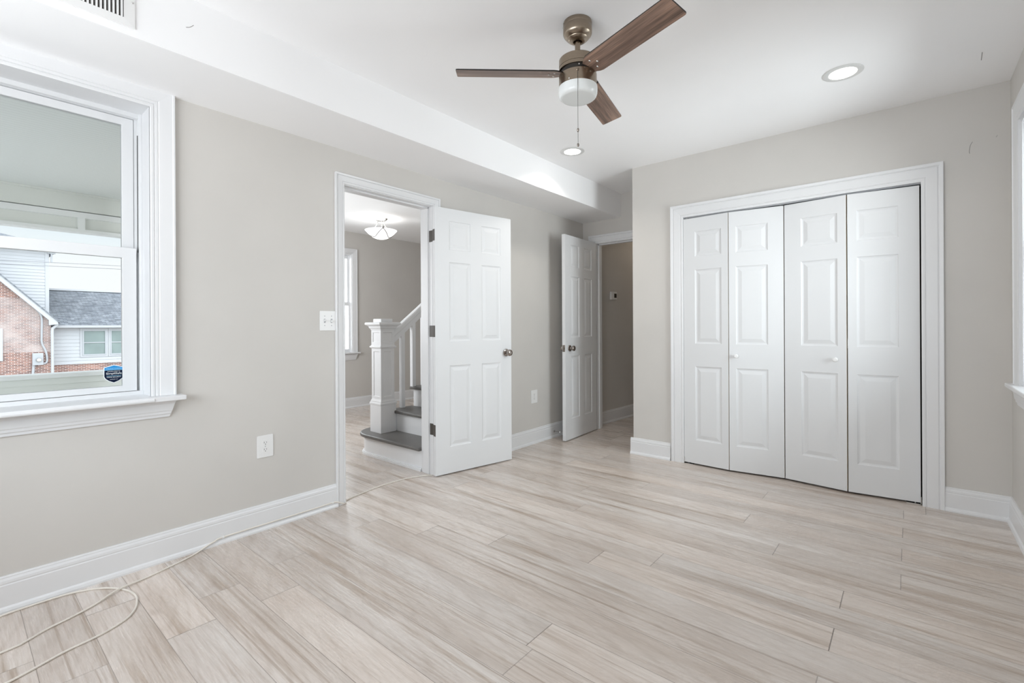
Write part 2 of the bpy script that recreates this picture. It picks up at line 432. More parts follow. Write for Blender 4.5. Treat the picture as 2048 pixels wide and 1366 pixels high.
# floor ------------------------------------------------------------
bm = bm_(); uvl = bm.loops.layers.uv.new('UVMap'); cl = bm.loops.layers.float_color.new('plank')
PITCH = .1635
known = {1: [-.525, -.03], 3: [-.74, -.03], 5: [-.028], 7: [-.027], -1: [-.218], -3: [-1.195, -.22], -5: [-.232],
         6: [-.745], -7: [-1.06], -8: [-1.03], -10: [-2.09], -12: [-2.10], 0: [-1.6], 2: [-1.75], 4: [-1.45], -2: [-.95, .3], -4: [-1.7], -6: [-.35]}
k0 = int((YB - .2 - 2.318)/PITCH) - 1
for k in range(k0, 30):
    y0 = 2.318 + PITCH*(k+1); y1 = y0 + PITCH
    ks = known.get(k, [random.uniform(-2.6, -2.0)])
    xs = list(ks); x = min(xs)
    while x > -6.3: x -= random.uniform(1.7, 2.4); xs.append(x)
    x = max(xs)
    while x < .8: x += 2.6; xs.append(x)
    xs.sort()
    for x0, x1 in zip(xs, xs[1:]):
        lo = -6.2 if y0 > 1.15 else XP - .02
        a, b = max(x0, lo), min(x1, .60)
        if b - a < .01: continue
        f = bm.faces.new([bm.verts.new(p) for p in ((a, y0, 0), (b, y0, 0), (b, y1, 0), (a, y1, 0))])
        rnd = (random.random(), random.random(), x1-x0, 1)
        for l, c in zip(f.loops, ((a, 0), (b, 0), (b, PITCH), (a, PITCH))):
            l[uvl].uv = (c[0]-x0, c[1]); l[cl] = rnd
struct('floor', bm, FLOORM, 'pale grey-brown oak laminate plank floor of the bedroom and the room beyond', 'floor', weld=False)
bm = bm_(); box(bm, (-6.3, 1.16, -.12), (.7, 7.3, -.004)); box(bm, (XP-.13, -1.2, -.12), (.7, 1.16, -.004))
struct('floor', bm, RAWWOOD, 'subfloor under the laminate planks', 'floor')

# ceilings -----------------------------------------------------------
bm = bm_(); box(bm, (XP, -1.2, H), (.75, 4.77, H+.12)); struct('ceiling', bm, CEIL, 'flat white bedroom ceiling holding the fan and downlights', 'ceiling')
bm = bm_(); box(bm, (XL, -1.0, ZS), (XS, YA, H+.01)); struct('trim_soffit', bm, CEIL, 'long white boxed soffit along the top of the left wall', 'soffit')
bm = bm_(); box(bm, (-6.3, 1.20, 2.5), (XP+.01, 7.3, 2.65)); struct('ceiling', bm, CEIL, 'white living room ceiling seen through the open doorway', 'ceiling')
bm = bm_(); box(bm, (XP, 4.77, 2.46), (-1.6, 7.3, 2.6)); struct('ceiling', bm, CEIL, 'white hall ceiling beyond the recess doorway', 'ceiling')

# walls --------------------------------------------------------------
XE = -3.12
bm = bm_()                                                      # left wall: brick-thick by the window, thin partition after it
box(bm, (XE, -1.2, -.02), (XL, 1.25, WZ0-.02)); box(bm, (XE, -1.2, WZ1+.02), (XL, 1.25, H))
box(bm, (XE, -1.2, WZ0-.02), (XL, W1a-.02, WZ1+.02)); box(bm, (XE, W1b+.02, WZ0-.02), (XL, 1.25, WZ1+.02))
box(bm, (XP, 1.25, 0), (XL, D1a-.02, H)); box(bm, (XP, D1b+.02, 0), (XL, 4.77, H)); box(bm, (XP, D1a-.02, D1t+.02), (XL, D1b+.02, H))
struct('wall_left', bm, WALL, 'long greige left wall with the window and the living room doorway', 'wall')
bm = bm_()
box(bm, (-1.897, YC, 0), (CLa-.02, YC+.12, H)); box(bm, (CLb+.02, YC, 0), (XR+.25, YC+.12, H)); box(bm, (CLa-.02, YC, CLt+.02), (CLb+.02, YC+.12, H))
box(bm, (-1.897, YC+.12, 0), (-1.777, 4.77, H)); box(bm, (-1.777, 4.68, 0), (XR+.25, 4.77, H)); box(bm, (XR, YC+.12, 0), (XR+.25, 4.77, H))
struct('wall_closet', bm, WALL, 'greige wall around the bifold closet doors', 'wall')
bm = bm_()
box(bm, (XL-.01, YA, 0), (D2a-.02, YA+.12, H)); box(bm, (D2b+.02, YA, 0), (-1.89, YA+.12, H)); box(bm, (D2a-.02, YA, D2t+.02), (D2b+.02, YA+.12, H))
struct('wall_recess', bm, WALL, 'short greige wall at the end of the recess around the hall doorway', 'wall')
bm = bm_()
box(bm, (XR, -1.2, 0), (XR+.25, W2a, H)); box(bm, (XR, W2b, 0), (XR+.25, YC, H)); box(bm, (XR, W2a, 0), (XR+.25, W2b, WZ0)); box(bm, (XR, W2a, WZ1), (XR+.25, W2b, H))
struct('wall_right', bm, WALL, 'greige right wall with a bright window beside the closet', 'wall')
bm = bm_(); B0, B1 = -2.48, -.30  # opening added to let the back fill light in
box(bm, (XL, YB-.2, 0), (B0, YB, H)); box(bm, (B1, YB-.2, 0), (XR+.25, YB, H)); box(bm, (B0, YB-.2, 0), (B1, YB, .85)); box(bm, (B0, YB-.2, 2.25), (B1, YB, H))
struct('wall_back', bm, WALL, 'greige wall behind the camera with an opening added for fill light', 'wall')
bm = bm_()
LWa, LWb = 2.86, 3.722
box(bm, (XF-.2, 1.20, 0), (XF, LWa, 2.5)); box(bm, (XF-.2, LWb, 0), (XF, 7.2, 2.5)); box(bm, (XF-.2, LWa, 0), (XF, LWb, .768)); box(bm, (XF-.2, LWa, 2.19), (XF, LWb, 2.5))
struct('wall_living_far', bm, WALL, 'greige far wall of the living room behind the staircase', 'wall')
bm = bm_(); pa, pb_ = -5.35, -4.15                         # with an unseen opening added for the living room fill light
box(bm, (XF-.2, 1.20, -.3), (pa, 1.25, 2.55)); box(bm, (pb_, 1.20, -.3), (XE, 1.25, 2.55)); box(bm, (pa, 1.20, -.3), (pb_, 1.25, .95)); box(bm, (pa, 1.20, 2.15), (pb_, 1.25, 2.55)); box(bm, (XE, 1.20, -.02), (XP, 1.25, 2.55)); struct('wall_living_porch', bm, WALL, 'wall between the living room and the porch', 'wall')
bm = bm_(); box(bm, (XF-.2, 7.2, 0), (XP-.02, 7.3, 2.5)); struct('wall_living_end', bm, WALL, 'end wall of the living room', 'wall')
hall_a, hall_b = Vector((-2.757, 4.757)), Vector((-2.60, 7.2))
hd = (hall_b-hall_a).normalized(); hn = Vector((hd.y, -hd.x))
bm = bm_(); prism(bm, [hall_a, hall_b, (XP-.02, 7.2), (XP-.02, 4.757)], 0, 2.5)
struct('wall_hall_left', bm, WALL, 'shaded hall wall carrying the thermostat', 'wall')
bm = bm_(); box(bm, (-1.897, 4.77, 0), (-1.75, 7.3, 2.5)); box(bm, (XP, 7.2, 0), (-1.75, 7.3, 2.5)); struct('wall_hall_right', bm, WALL, 'far end of the hall beyond the recess', 'wall')

# baseboards -----------------------------------------------------------
BASE = [(0, 0), (.026, 0), (.026, .008), (.022, .018), (.015, .024), (.0145, .108), (.0125, .111), (.0125, .114), (.0135, .117), (.0125, .127), (.009, .134), (.008, .137), (.0085, .1395), (.006, .1445), (0, .145)]
def base_left(s, n, z): return (XL+n, s, z)
bm = bm_(); extrude_profile(bm, BASE, base_left, YB, D1a-.068); extrude_profile(bm, BASE, base_left, D1b+.068, YA)
struct('baseboard_left', bm, TRIM, 'tall white baseboard along the left wall', 'baseboard')
bm = bm_(); pl = lambda s, n, z: (s, YC-n, z)
extrude_profile(bm, BASE, pl, -1.897-.024, CLa-.112); extrude_profile(bm, BASE, pl, CLb+.104, XR)
extrude_profile(bm, BASE, lambda s, n, z: (-1.897-n, s, z), YC, YA)
struct('baseboard_closet', bm, TRIM, 'white baseboard on either side of the closet', 'baseboard')
bm = bm_(); extrude_profile(bm, BASE, lambda s, n, z: (XR-n, s, z), YB, YC); struct('baseboard_right', bm, TRIM, 'white baseboard under the right window', 'baseboard')
bm = bm_(); extrude_profile(bm, BASE, lambda s, n, z: (s, YB+n, z), XL, XR); struct('baseboard_back', bm, TRIM, 'white baseboard of the back wall', 'baseboard')
bm = bm_(); extrude_profile(bm, BASE, lambda s, n, z: (XF+n, s, z), 1.25, 7.2); struct('baseboard_living', bm, TRIM, 'white baseboard of the living room far wall', 'baseboard')
bm = bm_()
def hallp(s, n, z):
    q = hall_a + hd*s + hn*n; return (q.x, q.y, z)
extrude_profile(bm, BASE, hallp, .0, 2.4); struct('baseboard_hall', bm, TRIM, 'white baseboard of the shaded hall wall', 'baseboard')

# door and closet casings ------------------------------------------------
CAS = [(0, .010), (.08, .012), (.16, .012), (.20, .009), (.24, .0125), (.50, .0145), (.72, .016), (.78, .012), (.82, .018), (.97, .020), (1, .018)]
t_ = thing('trim_1', 'white casing and jamb around the doorway to the living room', 'door casing', (XL, D1a, 0), kind='structure')
bm = bm_(); casing(bm, lambda a, z, n: (XL+n, a, z), D1a-.006, D1b+.006, D1t+.005, 0, .064, CAS); obj('casing', bm, TRIM, t_)
bm = bm_()
for y0, y1 in ((D1a-.02, D1a), (D1b, D1b+.02)): box(bm, (XP, y0, 0), (XL, y1, D1t))
box(bm, (XP, D1a-.02, D1t), (XL, D1b+.02, D1t+.02))
obj('jamb', bm, TRIM, t_)
bm = bm_()
for y0, y1 in ((D1a, D1a+.011), (D1b-.011, D1b)): box(bm, (XP+.03, y0, 0), (XL-.042, y1, D1t))
box(bm, (XP+.03, D1a, D1t-.011), (XL-.042, D1b, D1t)); obj('door_stop_strip', bm, TRIM, t_, bevel=.002)

t_ = thing('trim_2', 'white casing and jamb around the shaded hall doorway in the recess', 'door casing', (D2a, YA, 0), kind='structure')
bm = bm_(); casing(bm, lambda a, z, n: (a, YA-n, z), D2a-.006, D2b+.006, D2t+.005, 0, .088, CAS)
obj('casing', bm, TRIM, t_)
bm = bm_()
for x0, x1 in ((D2a-.02, D2a), (D2b, D2b+.02)): box(bm, (x0, YA, 0), (x1, YA+.12, D2t))
box(bm, (D2a-.02, YA, D2t), (D2b+.02, YA+.12, D2t+.02)); obj('jamb', bm, TRIM, t_)
bm = bm_(); box(bm, (D2a, YA+.042, 0), (D2a+.011, YA+.09, D2t)); box(bm, (D2a, YA+.042, D2t-.011), (D2b, YA+.09, D2t)); obj('door_stop_strip', bm, TRIM, t_)

t_ = thing('trim_3', 'wide white mitred casing around the bifold closet', 'door casing', (CLa, YC, 0), kind='structure')
bm = bm_(); casing(bm, lambda a, z, n: (a, YC-n, z), CLa+.002, CLb-.002, CLt-.001, 0, .106, CAS); obj('casing', bm, TRIM, t_)
bm = bm_()
for x0, x1 in ((CLa-.02, CLa), (CLb, CLb+.02)): box(bm, (x0, YC-.005, 0), (x1, YC+.12, CLt))
box(bm, (CLa-.02, YC-.005, CLt), (CLb+.02, YC+.12, CLt+.02)); obj('jamb', bm, TRIM, t_)
bm = bm_(); box(bm, (CLa, YC+.012, CLt-.008), (CLb, YC+.05, CLt)); obj('door_track', bm, GALV, t_)
bm = bm_(); box(bm, (-1.777, 4.66, 0), (XR, 4.682, H)); box(bm, (-1.777, YC+.12, .0), (-1.77, 4.68, H)); box(bm, (XR-.007, YC+.12, .0), (XR, 4.68, H)); box(bm, (-1.777, YC+.12, .001), (XR, 4.68, .003))
struct('wall_closet_inside', bm, CLOSET_SHADE, 'inside of the closed closet, painted black to stand for its shade', 'wall')  # black lining paints in the shade seen through the door gaps

# ------------------------------------------------------------------ swinging six-panel doors
def knob(name, parent, mw):
    bm = bm_()
    lathe(bm, [(0, 0), (.031, 0), (.032, .003), (.030, .007), (.020, .010), (.012, .013), (.0105, .020), (.011, .026), (.019, .030), (.0265, .037), (.0285, .046), (.0265, .055), (.019, .061), (.010, .0625), (.009, .061), (0, .0605)], 32)
    return obj(name, bm, KNOBM, parent, smooth=True, mw=mw)
ZED = [.213, .845, 1.033, 1.650, 1.745, 1.970]
def six_panel(w): return [w*.168, w*.44, w*.583, w*.856]
PAN6 = {(1, 1), (3, 1), (1, 3), (3, 3), (1, 5), (3, 5)}
def swing_door(name, label, A, B, th, edges, zt):
    A, B = Vector(A), Vector(B); d = (B-A); w = d.length; d.normalize(); n = Vector((-d.y, d.x))      # n: away from the viewer
    mw = frame((A.x, A.y, 0), (d.x, d.y, 0), (n.x, n.y, 0), (0, 0, 1))
    t = thing(name, label, 'door', mw, kind='structure')
    bm = bm_(); door_slab(bm, w, .009, zt, th, edges(w), ZED, PAN6)
    leaf = obj('door_leaf', bm, DOORM, t, mw=mw)
    return t, mw, w
A1, B1_ = (-2.762, 2.392), (-2.615, 3.115)
d1, mw1, w1 = swing_door('door_1', 'white six-panel door swung open flat against the left wall', A1, B1_, .035, lambda w: [w*.170, w*.440, w*.583, w*.848], 2.066)
for s_, nm in ((w1-.056, 'knob'),):
    knob('knob', d1, mw1 @ frame((s_, 0, .925), (1, 0, 0), (0, 0, 1), (0, -1, 0)))
    knob('knob', d1, mw1 @ frame((s_, .035, .925), (1, 0, 0), (0, 0, -1), (0, 1, 0)))
def hinge(parent, mw_leaf, jamb_pt, z, hp):
    """leaf on the door edge, leaf on the jamb and knuckle barrel"""
    bm = bm_()
    box(bm, (-.0015, .002, -.044), (.0005, .033, .044), mw_leaf @ T(0, 0, z))
    lathe(bm, [(0, -.046), (.0055, -.046), (.0055, .046), (0, .046)], 14, T(hp[0], hp[1], z))
    lathe(bm, [(0, .046), (.004, .046), (.005, .049), (0, .052)], 14, T(hp[0], hp[1], z))
    box(bm, (XL-.036, jamb_pt-.0022, z-.044), (XL+.016, jamb_pt+.0008, z+.044))
    return obj('hinge', bm, HINGEM, parent, bevel=.0012)
for z in (.353, 1.113, 1.850):
    hinge(d1, mw1, D1b, z, (-2.792, 2.4125))
bm = bm_(); box(bm, (w1-.0005, .006, .897), (w1+.0012, .029, .953), mw1); obj('latch_plate', bm, KNOBM, d1)

A2, B2 = (-2.601, 3.930), (-2.640, 4.606)
def e2(w): return [w*.168, w*.428, w*.585, w*.838]
# this door's free edge is at A2: the panel layout runs from the latch side
d2, mw2, w2 = swing_door('door_2', 'white six-panel door standing open in the shaded recess', A2, B2, .035, e2, 2.058)
knob('knob', d2, mw2 @ frame((.082, 0, .925), (1, 0, 0), (0, 0, 1), (0, -1, 0)))
knob('knob', d2, mw2 @ frame((.082, .035, .925), (1, 0, 0), (0, 0, -1), (0, 1, 0)))
bm = bm_(); box(bm, (-.0012, .004, .892), (.0006, .031, .958), mw2); box(bm, (-.009, .012, .914), (0, .024, .936), mw2); obj('latch_plate', bm, KNOBM, d2)
for z in (.353, 1.113, 1.850):
    bm = bm_(); lathe(bm, [(0, -.045), (.0055, -.045), (.0055, .045), (0, .045)], 12, mw2 @ T(w2+.008, .030, z)); box(bm, (w2-.0005, .002, z-.044), (w2+.0012, .030, z+.044), mw2)
    obj('hinge', bm, HINGEM, d2)

# ------------------------------------------------------------------ bifold closet doors
PTS = [(-1.441, 3.957), (-1.080, 3.938), (-.704, 3.986), (-.318, 3.937), (.060, 3.978)]
BZ = [.205, .812, .998, 1.605, 1.713, 1.918]
def bifold(name, label, i, knob_leaf, knob_s, piv):
    mid = PTS[i+1]
    t = thing(name, label, 'closet door', (mid[0], mid[1], 0), kind='structure')
    for j in (0, 1):
        a, b = Vector(PTS[i+j]), Vector(PTS[i+j+1]); d = (b-a).normalized()
        a = a + d*.002; b = b - d*(.0035 if (i, j) != (2, 0) else .006); w = (b-a).length; n = Vector((-d.y, d.x))
        mw = frame((a.x, a.y, 0), (d.x, d.y, 0), (n.x, n.y, 0), (0, 0, 1))
        lo, hi = ((.095, .305) if (i, j) == (0, 0) else (.050, .270) if j == 1 else (.108, .331))
        bm = bm_(); door_slab(bm, w, .013, 2.032, .030, [lo, hi], BZ, {(1, 1), (1, 3), (1, 5)})
        leaf = obj('door_leaf', bm, DOORM, t, mw=mw)
        bm = bm_(); box(bm, (w-.0004, .003, .016), (w+.0008, .027, 2.030), mw); obj('raw_edge', bm, RAWWOOD, leaf)['label'] = 'bare tan board edge'
        if j == knob_leaf:
            bm = bm_(); lathe(bm, [(0, 0), (.008, 0), (.0075, .010), (.012, .015), (.0165, .022), (.0165, .028), (.012, .033), (0, .035)], 28, mw @ frame((knob_s, 0, .908), (1, 0, 0), (0, 0, 1), (0, -1, 0)))
            obj('knob', bm, PLATE, leaf, smooth=True)
    for z in (.30, 1.02, 1.86):
        bm = bm_(); box(bm, (mid[0]-.008, mid[1]+.028, z-.032), (mid[0]+.010, mid[1]+.034, z+.032)); lathe(bm, [(0, -.032), (.004, -.032), (.004, .032), (0, .032)], 10, T(mid[0]+.0005, mid[1]+.022, z)); obj('hinge', bm, CHROME, t)
    px = PTS[i][0] if piv == 0 else PTS[i+2][0]; py = PTS[i][1] if piv == 0 else PTS[i+2][1]; sg = 1 if piv == 0 else -1
    bm = bm_(); box(bm, (px, py-.004, .0005), (px+sg*.075, py+.034, .004)); box(bm, (px, py-.004, .0005), (px+sg*.004, py+.034, .05))
    lathe(bm, [(0, .004), (.004, .004), (.004, .014), (0, .014)], 10, T(px+sg*.03, py+.015, 0)); obj('floor_pivot', bm, CHROME, t)
    bm = bm_()
    for q in (PTS[i], PTS[i+2]):
        dx = .028 if q is PTS[i] else -.028
        lathe(bm, [(0, 2.03), (.004, 2.03), (.004, 2.046), (0, 2.046)], 10, T(q[0]+dx, q[1]+.016, 0))
    obj('guide_pin', bm, CHROME, t)
bifold('door_3', 'left pair of white panelled bifold closet doors', 0, 1, .052, 0)
bifold('door_4', 'right pair of white panelled bifold closet doors, folded slightly proud', 2, 0, .321, 1)

# ------------------------------------------------------------------ left window (window_1)
t_ = thing('window_1', 'white double-hung window in the left wall looking onto the porch', 'window', (XL, .19, WZ0), kind='structure')
bm = bm_(); casing(bm, lambda a, z, n: (XL+n, a, z), W1a, W1b, WZ1-.002, .818, .100, [(0, .012), (.05, .014), (.14, .014), (.17, .010), (.20, .014), (.30, .0145), (.33, .012), (.37, .016), (.62, .018), (.90, .020), (.93, .024), (1, .024)])
obj('casing', bm, TRIM, t_)
bm = bm_()
for y0, y1 in ((W1b, W1b+.02), (W1a-.02, W1a)): box(bm, (XE, y0, WZ0), (XL+.006, y1, WZ1+.02))
box(bm, (XE, W1a, WZ1), (XL+.006, W1b, WZ1+.02)); obj('jamb', bm, TRIM, t_)
bm = bm_()                                                         # vinyl main frame with stop
for y0, y1, s in ((W1b-.012, W1b, 1), (W1a, W1a+.012, -1)): box(bm, (-3.06, y0, WZ0), (-2.958, y1, WZ1))
for y0, y1 in ((W1b-.024, W1b-.012), (W1a+.012, W1a+.024)): box(bm, (-3.06, y0, WZ0), (-3.003, y1, WZ1))
box(bm, (-3.06, W1a, WZ1-.022), (-2.965, W1b, WZ1)); box(bm, (-3.06, W1a, WZ0-.01), (-2.945, W1b, .836)); obj('window_frame', bm, SASH, t_, bevel=.0015)
bm = bm_()
for y0, y1 in ((W1b-.0145, W1b-.0118), (W1a+.0118, W1a+.0145)): box(bm, (-2.985, y0, 1.53), (-2.980, y1, 2.12))
obj('balance_slot', bm, BLACKM, t_)
def sash(name, x0, x1, ya, yb, z0, z1, st, rb, rt, lab):
    bm = bm_()
    o_ = [(ya, z0), (yb, z0), (yb, z1), (ya, z1)]; i_ = [(ya+st, z0+rb), (yb-st, z0+rb), (yb-st, z1-rt), (ya+st, z1-rt)]
    xm = (x0+x1)/2
    for (p, q, r, s) in [(o_[k], o_[(k+1) % 4], i_[(k+1) % 4], i_[k]) for k in range(4)]:
        for x in (x0, x1): quad(bm, [(x, *p), (x, *q), (x, *r), (x, *s)])
        quad(bm, [(x0, *p), (x0, *q), (x1, *q), (x1, *p)])
        quad(bm, [(x0, *r), (x0, *s), (x1, *s), (x1, *r)])
    o = obj(name, bm, SASH, t_, bevel=.002); o['label'] = lab
    bm = bm_(); box(bm, (xm-.002, ya+st-.004, z0+rb-.004), (xm+.002, yb-st+.004, z1-rt+.004)); obj('pane', bm, GLASS, o)
    return o
up = sash('upper_sash', -3.030, -3.000, W1a+.026, .6125, 1.500, 2.200, .047, .045, .037, 'upper sash')
lo = sash('lower_sash', -2.992, -2.960, W1a+.024, .6145, .838, 1.547, .056, .029, .052, 'lower sash')
bm = bm_(); extrude_profile(bm, [(-.15, .795), (.076, .795), (.082, .799), (.083, .806), (.081, .813), (.075, .818), (-.13, .818), (-.15, .826)], lambda s, n, z: (XL+n, s, z), W1a, W1b)
for a, b in ((W1b, .766), (W1a-.128, W1a)): box(bm, (XL, a, .796), (XL+.070, b, .817))
box(bm, (XL+.001, W1a, .795), (XL+.078, .767, .8175))
obj('stool', bm, TRIM, t_, bevel=.003)
AP = [(0, .711), (.010, .711), (.011, .722), (.016, .727), (.017, .738), (.020, .742), (.024, .775), (.032, .790), (.034, .7955), (0, .7955)]
bm = bm_(); extrude_profile(bm, AP, lambda s, n, z: (XL+n, s, z), W1a-.10, .738, .30, .30); obj('apron', bm, TRIM, t_)

# ------------------------------------------------------------------ right window (window_2) and living room window (window_3)
def simple_window(name, label, X, sg, ya, yb, z0, z1, cw, depth, dx=0, jb=.02, stl=.045):
    """sg=+1: wall face looks to +X, -1: looks to -X"""
    t = thing(name, label, 'window', (X, (ya+yb)/2, z0), kind='structure')
    bm = bm_(); casing(bm, lambda a, z, n: (X+sg*n, a, z), ya, yb, z1, z0+.018, cw, [(0, .012), (.14, .014), (.17, .010), (.2, .014), (.37, .016), (.9, .020), (.93, .024), (1, .024)]); obj('casing', bm, TRIM, t)
    bm = bm_(); xo = X-sg*depth
    for y0, y1 in ((ya-.001, ya+jb), (yb-jb, yb+.001)): box(bm, (xo, y0, z0), (X, y1, z1))
    box(bm, (xo, ya+jb, z1-.02), (X, yb-jb, z1)); box(bm, (xo, ya+jb, z0-.001), (X, yb-jb, z0+.02)); obj('jamb', bm, TRIM, t)
    for nm, xa, za, zb in (('upper_sash', .15, (z0+z1)/2-.02, z1-.02), ('lower_sash', .115, z0+.02, (z0+z1)/2+.02)):
        x1, x0 = X-sg*(xa-dx), X-sg*(xa-dx+.03); bm = bm_()
        for y0, y1 in ((ya+jb, ya+jb+stl), (yb-jb-stl, yb-jb)): box(bm, (x0, y0, za), (x1, y1, zb))
        box(bm, (x0, ya+jb+stl, za), (x1, yb-jb-stl, za+.045)); box(bm, (x0, ya+jb+stl, zb-.045), (x1, yb-jb-stl, zb)); s = obj(nm, bm, SASH, t)
        bm = bm_(); box(bm, ((x0+x1)/2-.002, ya+jb+stl-.005, za+.04), ((x0+x1)/2+.002, yb-jb-stl+.005, zb-.04)); obj('pane', bm, GLASS, s)
    bm = bm_(); xa_, xb_, xc_ = X-sg*.11, X+sg*.0005, X+sg*.052; e_ = cw+.035
    prism(bm, [(xa_, ya+.021), (xb_, ya+.021), (xb_, ya-e_), (xc_, ya-e_), (xc_, yb+e_), (xb_, yb+e_), (xb_, yb-.021), (xa_, yb-.021)], z0+.001, z0+.0225); obj('stool', bm, TRIM, t, bevel=.004)
    A = [(n, z-.7955+z0-.004) for n, z in AP]
    bm = bm_(); extrude_profile(bm, A, lambda s, n, z: (X+sg*n, s, z), ya-cw, yb+cw, .3, .3); obj('apron', bm, TRIM, t)
simple_window('window_2', 'bright white-cased window on the right wall beside the closet', XR, -1, W2a, W2b, WZ0, WZ1, .098, .24)
simple_window('window_3', 'narrow bright window in the far living room wall', XF, 1, LWa, LWb, .768, 2.19, .070, .2, .07, .010, .020)
# ------------------------------------------------------------------ security sticker on the lower pane
SX = -2.9735
sm = frame((SX, .5265, .9275), (0, 1, 0), (0, 0, 1), (1, 0, 0))
st_ = thing('security_sticker', 'small blue and navy shield sticker in the corner of the left window', 'sticker', sm)
def shield(k): return [(-.036*k, .030*k), (0, .041*k), (.036*k, .030*k), (.0362*k, -.012*k), (.031*k, -.023*k), (.018*k, -.034*k), (0, -.0425*k), (-.018*k, -.034*k), (-.031*k, -.023*k), (-.0362*k, -.012*k)]
bm = bm_(); prism(bm, shield(1.07), 0, .0006, sm); obj('border', bm, INKW, st_)
bm = bm_(); prism(bm, [(-.0355, .0185), (.0355, .0185), (.036, -.012), (.031, -.023), (.018, -.034), (0, -.0425), (-.018, -.034), (-.031, -.023), (-.036, -.012)], .0006, .0010, sm); obj('lower_field', bm, NAVY, st_)
bm = bm_(); prism(bm, [(-.0355, .0185), (.0355, .0185), (.0355, .030), (0, .0405), (-.0355, .030)], .0006, .0010, sm); obj('upper_band', bm, BANDB, st_)
bm = bm_(); prism(bm, [(-.0355, .0178), (.0355, .0178), (.0355, .0196), (-.0355, .0196)], .0010, .0012, sm); prism(bm, [(-.028, -.0105), (.028, -.0105), (.028, -.0092), (-.028, -.0092)], .0010, .0012, sm); obj('rule', bm, INKB, st_)
def text(body, x, y, size, width, mat, parent, mw, bold=0):
    c = bpy.data.curves.new('lettering', 'FONT'); c.body = body; c.size = size; c.align_x = 'CENTER'; c.align_y = 'CENTER'; c.offset = bold
    o = bpy.data.objects.new('tmp', c); COL.objects.link(o); bpy.context.view_layer.update()
    me = bpy.data.meshes.new_from_object(o.evaluated_get(bpy.context.evaluated_depsgraph_get()))
    xs = [v.co.x for v in me.vertices]; k = width/(max(xs)-min(xs))
    bpy.data.objects.remove(o)
    me.transform(mw @ T(x, y, .0014) @ Matrix.Diagonal((k, 1, 1, 1))); me.name = 'lettering'; me.materials.clear(); me.materials.append(mat)
    q = bpy.data.objects.new('lettering', me); COL.objects.link(q); q.parent = parent; q.matrix_parent_inverse = parent.matrix_world.inverted()
    return q
text('MONITORED', 0, .0255, .0085, .058, INKB, st_, sm)
text('SURVEILLANCE BY', 0, .0115, .0055, .048, INKW, st_, sm)
text('SimpliSafe', 0, .0015, .0135, .059, INKW, st_, sm)
text('HOME SECURITY', 0, -.0165, .0070, .054, INKW, st_, sm)
text('simplisafe.com', 0, -.0265, .0052, .031, INKW, st_, sm)

# ------------------------------------------------------------------ ceiling fan
FX, FY = -1.177, 1.894
fan = thing('ceiling_fan', 'three-blade ceiling fan with walnut blades and antique nickel body', 'ceiling fan', (FX, FY, H))
mf = T(FX, FY, 0)
bm = bm_(); lathe(bm, [(0, 2.56), (.0655, 2.56), (.0665, 2.555), (.0665, 2.543), (.0655, 2.540), (.0665, 2.537), (.0665, 2.507), (.063, 2.500), (.052, 2.487), (.048, 2.485), (.046, 2.481), (.036, 2.474), (.033, 2.472), (.021, 2.470), (.018, 2.480)], 56, mf)
cano = obj('canopy', bm, NICKEL, fan, smooth=True)
for a in (200, 230):
    bm = bm_(); lathe(bm, [(0, 0), (.0035, 0), (.0035, .003), (0, .004)], 12, mf @ Matrix.Rotation(radians(a), 4, 'Z') @ T(.0665, 0, 2.550) @ Matrix.Rotation(pi/2, 4, 'Y')); obj('screw', bm, CHROME, cano)
bm = bm_(); lathe(bm, [(0, 2.49), (.0125, 2.49), (.0125, 2.388), (0, 2.388)], 28, mf); obj('downrod', bm, NICKEL, fan, smooth=True)
bm = bm_(); lathe(bm, [(.010, 2.392), (.016, 2.390), (.084, 2.387), (.0865, 2.384), (.0868, 2.350), (.0855, 2.3495), (.0855, 2.348), (.0868, 2.3475), (.0868, 2.334), (.083, 2.333), (0, 2.333)], 64, mf); obj('motor_housing', bm, NICKEL, fan, smooth=True)
bm = bm_(); lathe(bm, [(0, 2.334), (.080, 2.334), (.080, 2.312), (0, 2.312)], 48, mf); ro = obj('rotor_ring', bm, BLACKM, fan, smooth=True)
bm = bm_(); lathe(bm, [(0, 2.3135), (.085, 2.3135), (.0872, 2.311), (.0872, 2.257), (.083, 2.256), (0, 2.256)], 64, mf); lk_ = obj('light_kit', bm, NICKEL, fan, smooth=True)
bm = bm_(); lathe(bm, [(.083, 2.259), (.0895, 2.257), (.0905, 2.245), (.0895, 2.226), (.085, 2.214), (.0785, 2.2085), (.070, 2.2075), (0, 2.2072)], 64, mf); gs = obj('glass_shade', bm, OPAL, fan, smooth=True); gs['label'] = 'unlit opal white glass bowl'
A0 = radians(-18.23); PITCHB = radians(-13.88)
bw, br0, br1 = .112, .072, .563
bm = bm_()
outl = [(br0, -.034), (br0+.03, -bw/2+.004), (br0+.045, -bw/2), (br1-.008, -bw/2), (br1-.002, -bw/2+.002), (br1, -bw/2+.008), (br1, bw/2-.008), (br1-.002, bw/2-.002), (br1-.008, bw/2), (br0+.045, bw/2), (br0+.03, bw/2-.004), (br0, .034)]
prism(bm, outl, -.003, .003)
bm2 = bm_()
blade_me = None
toc = math.atan2(-FY, -FX)
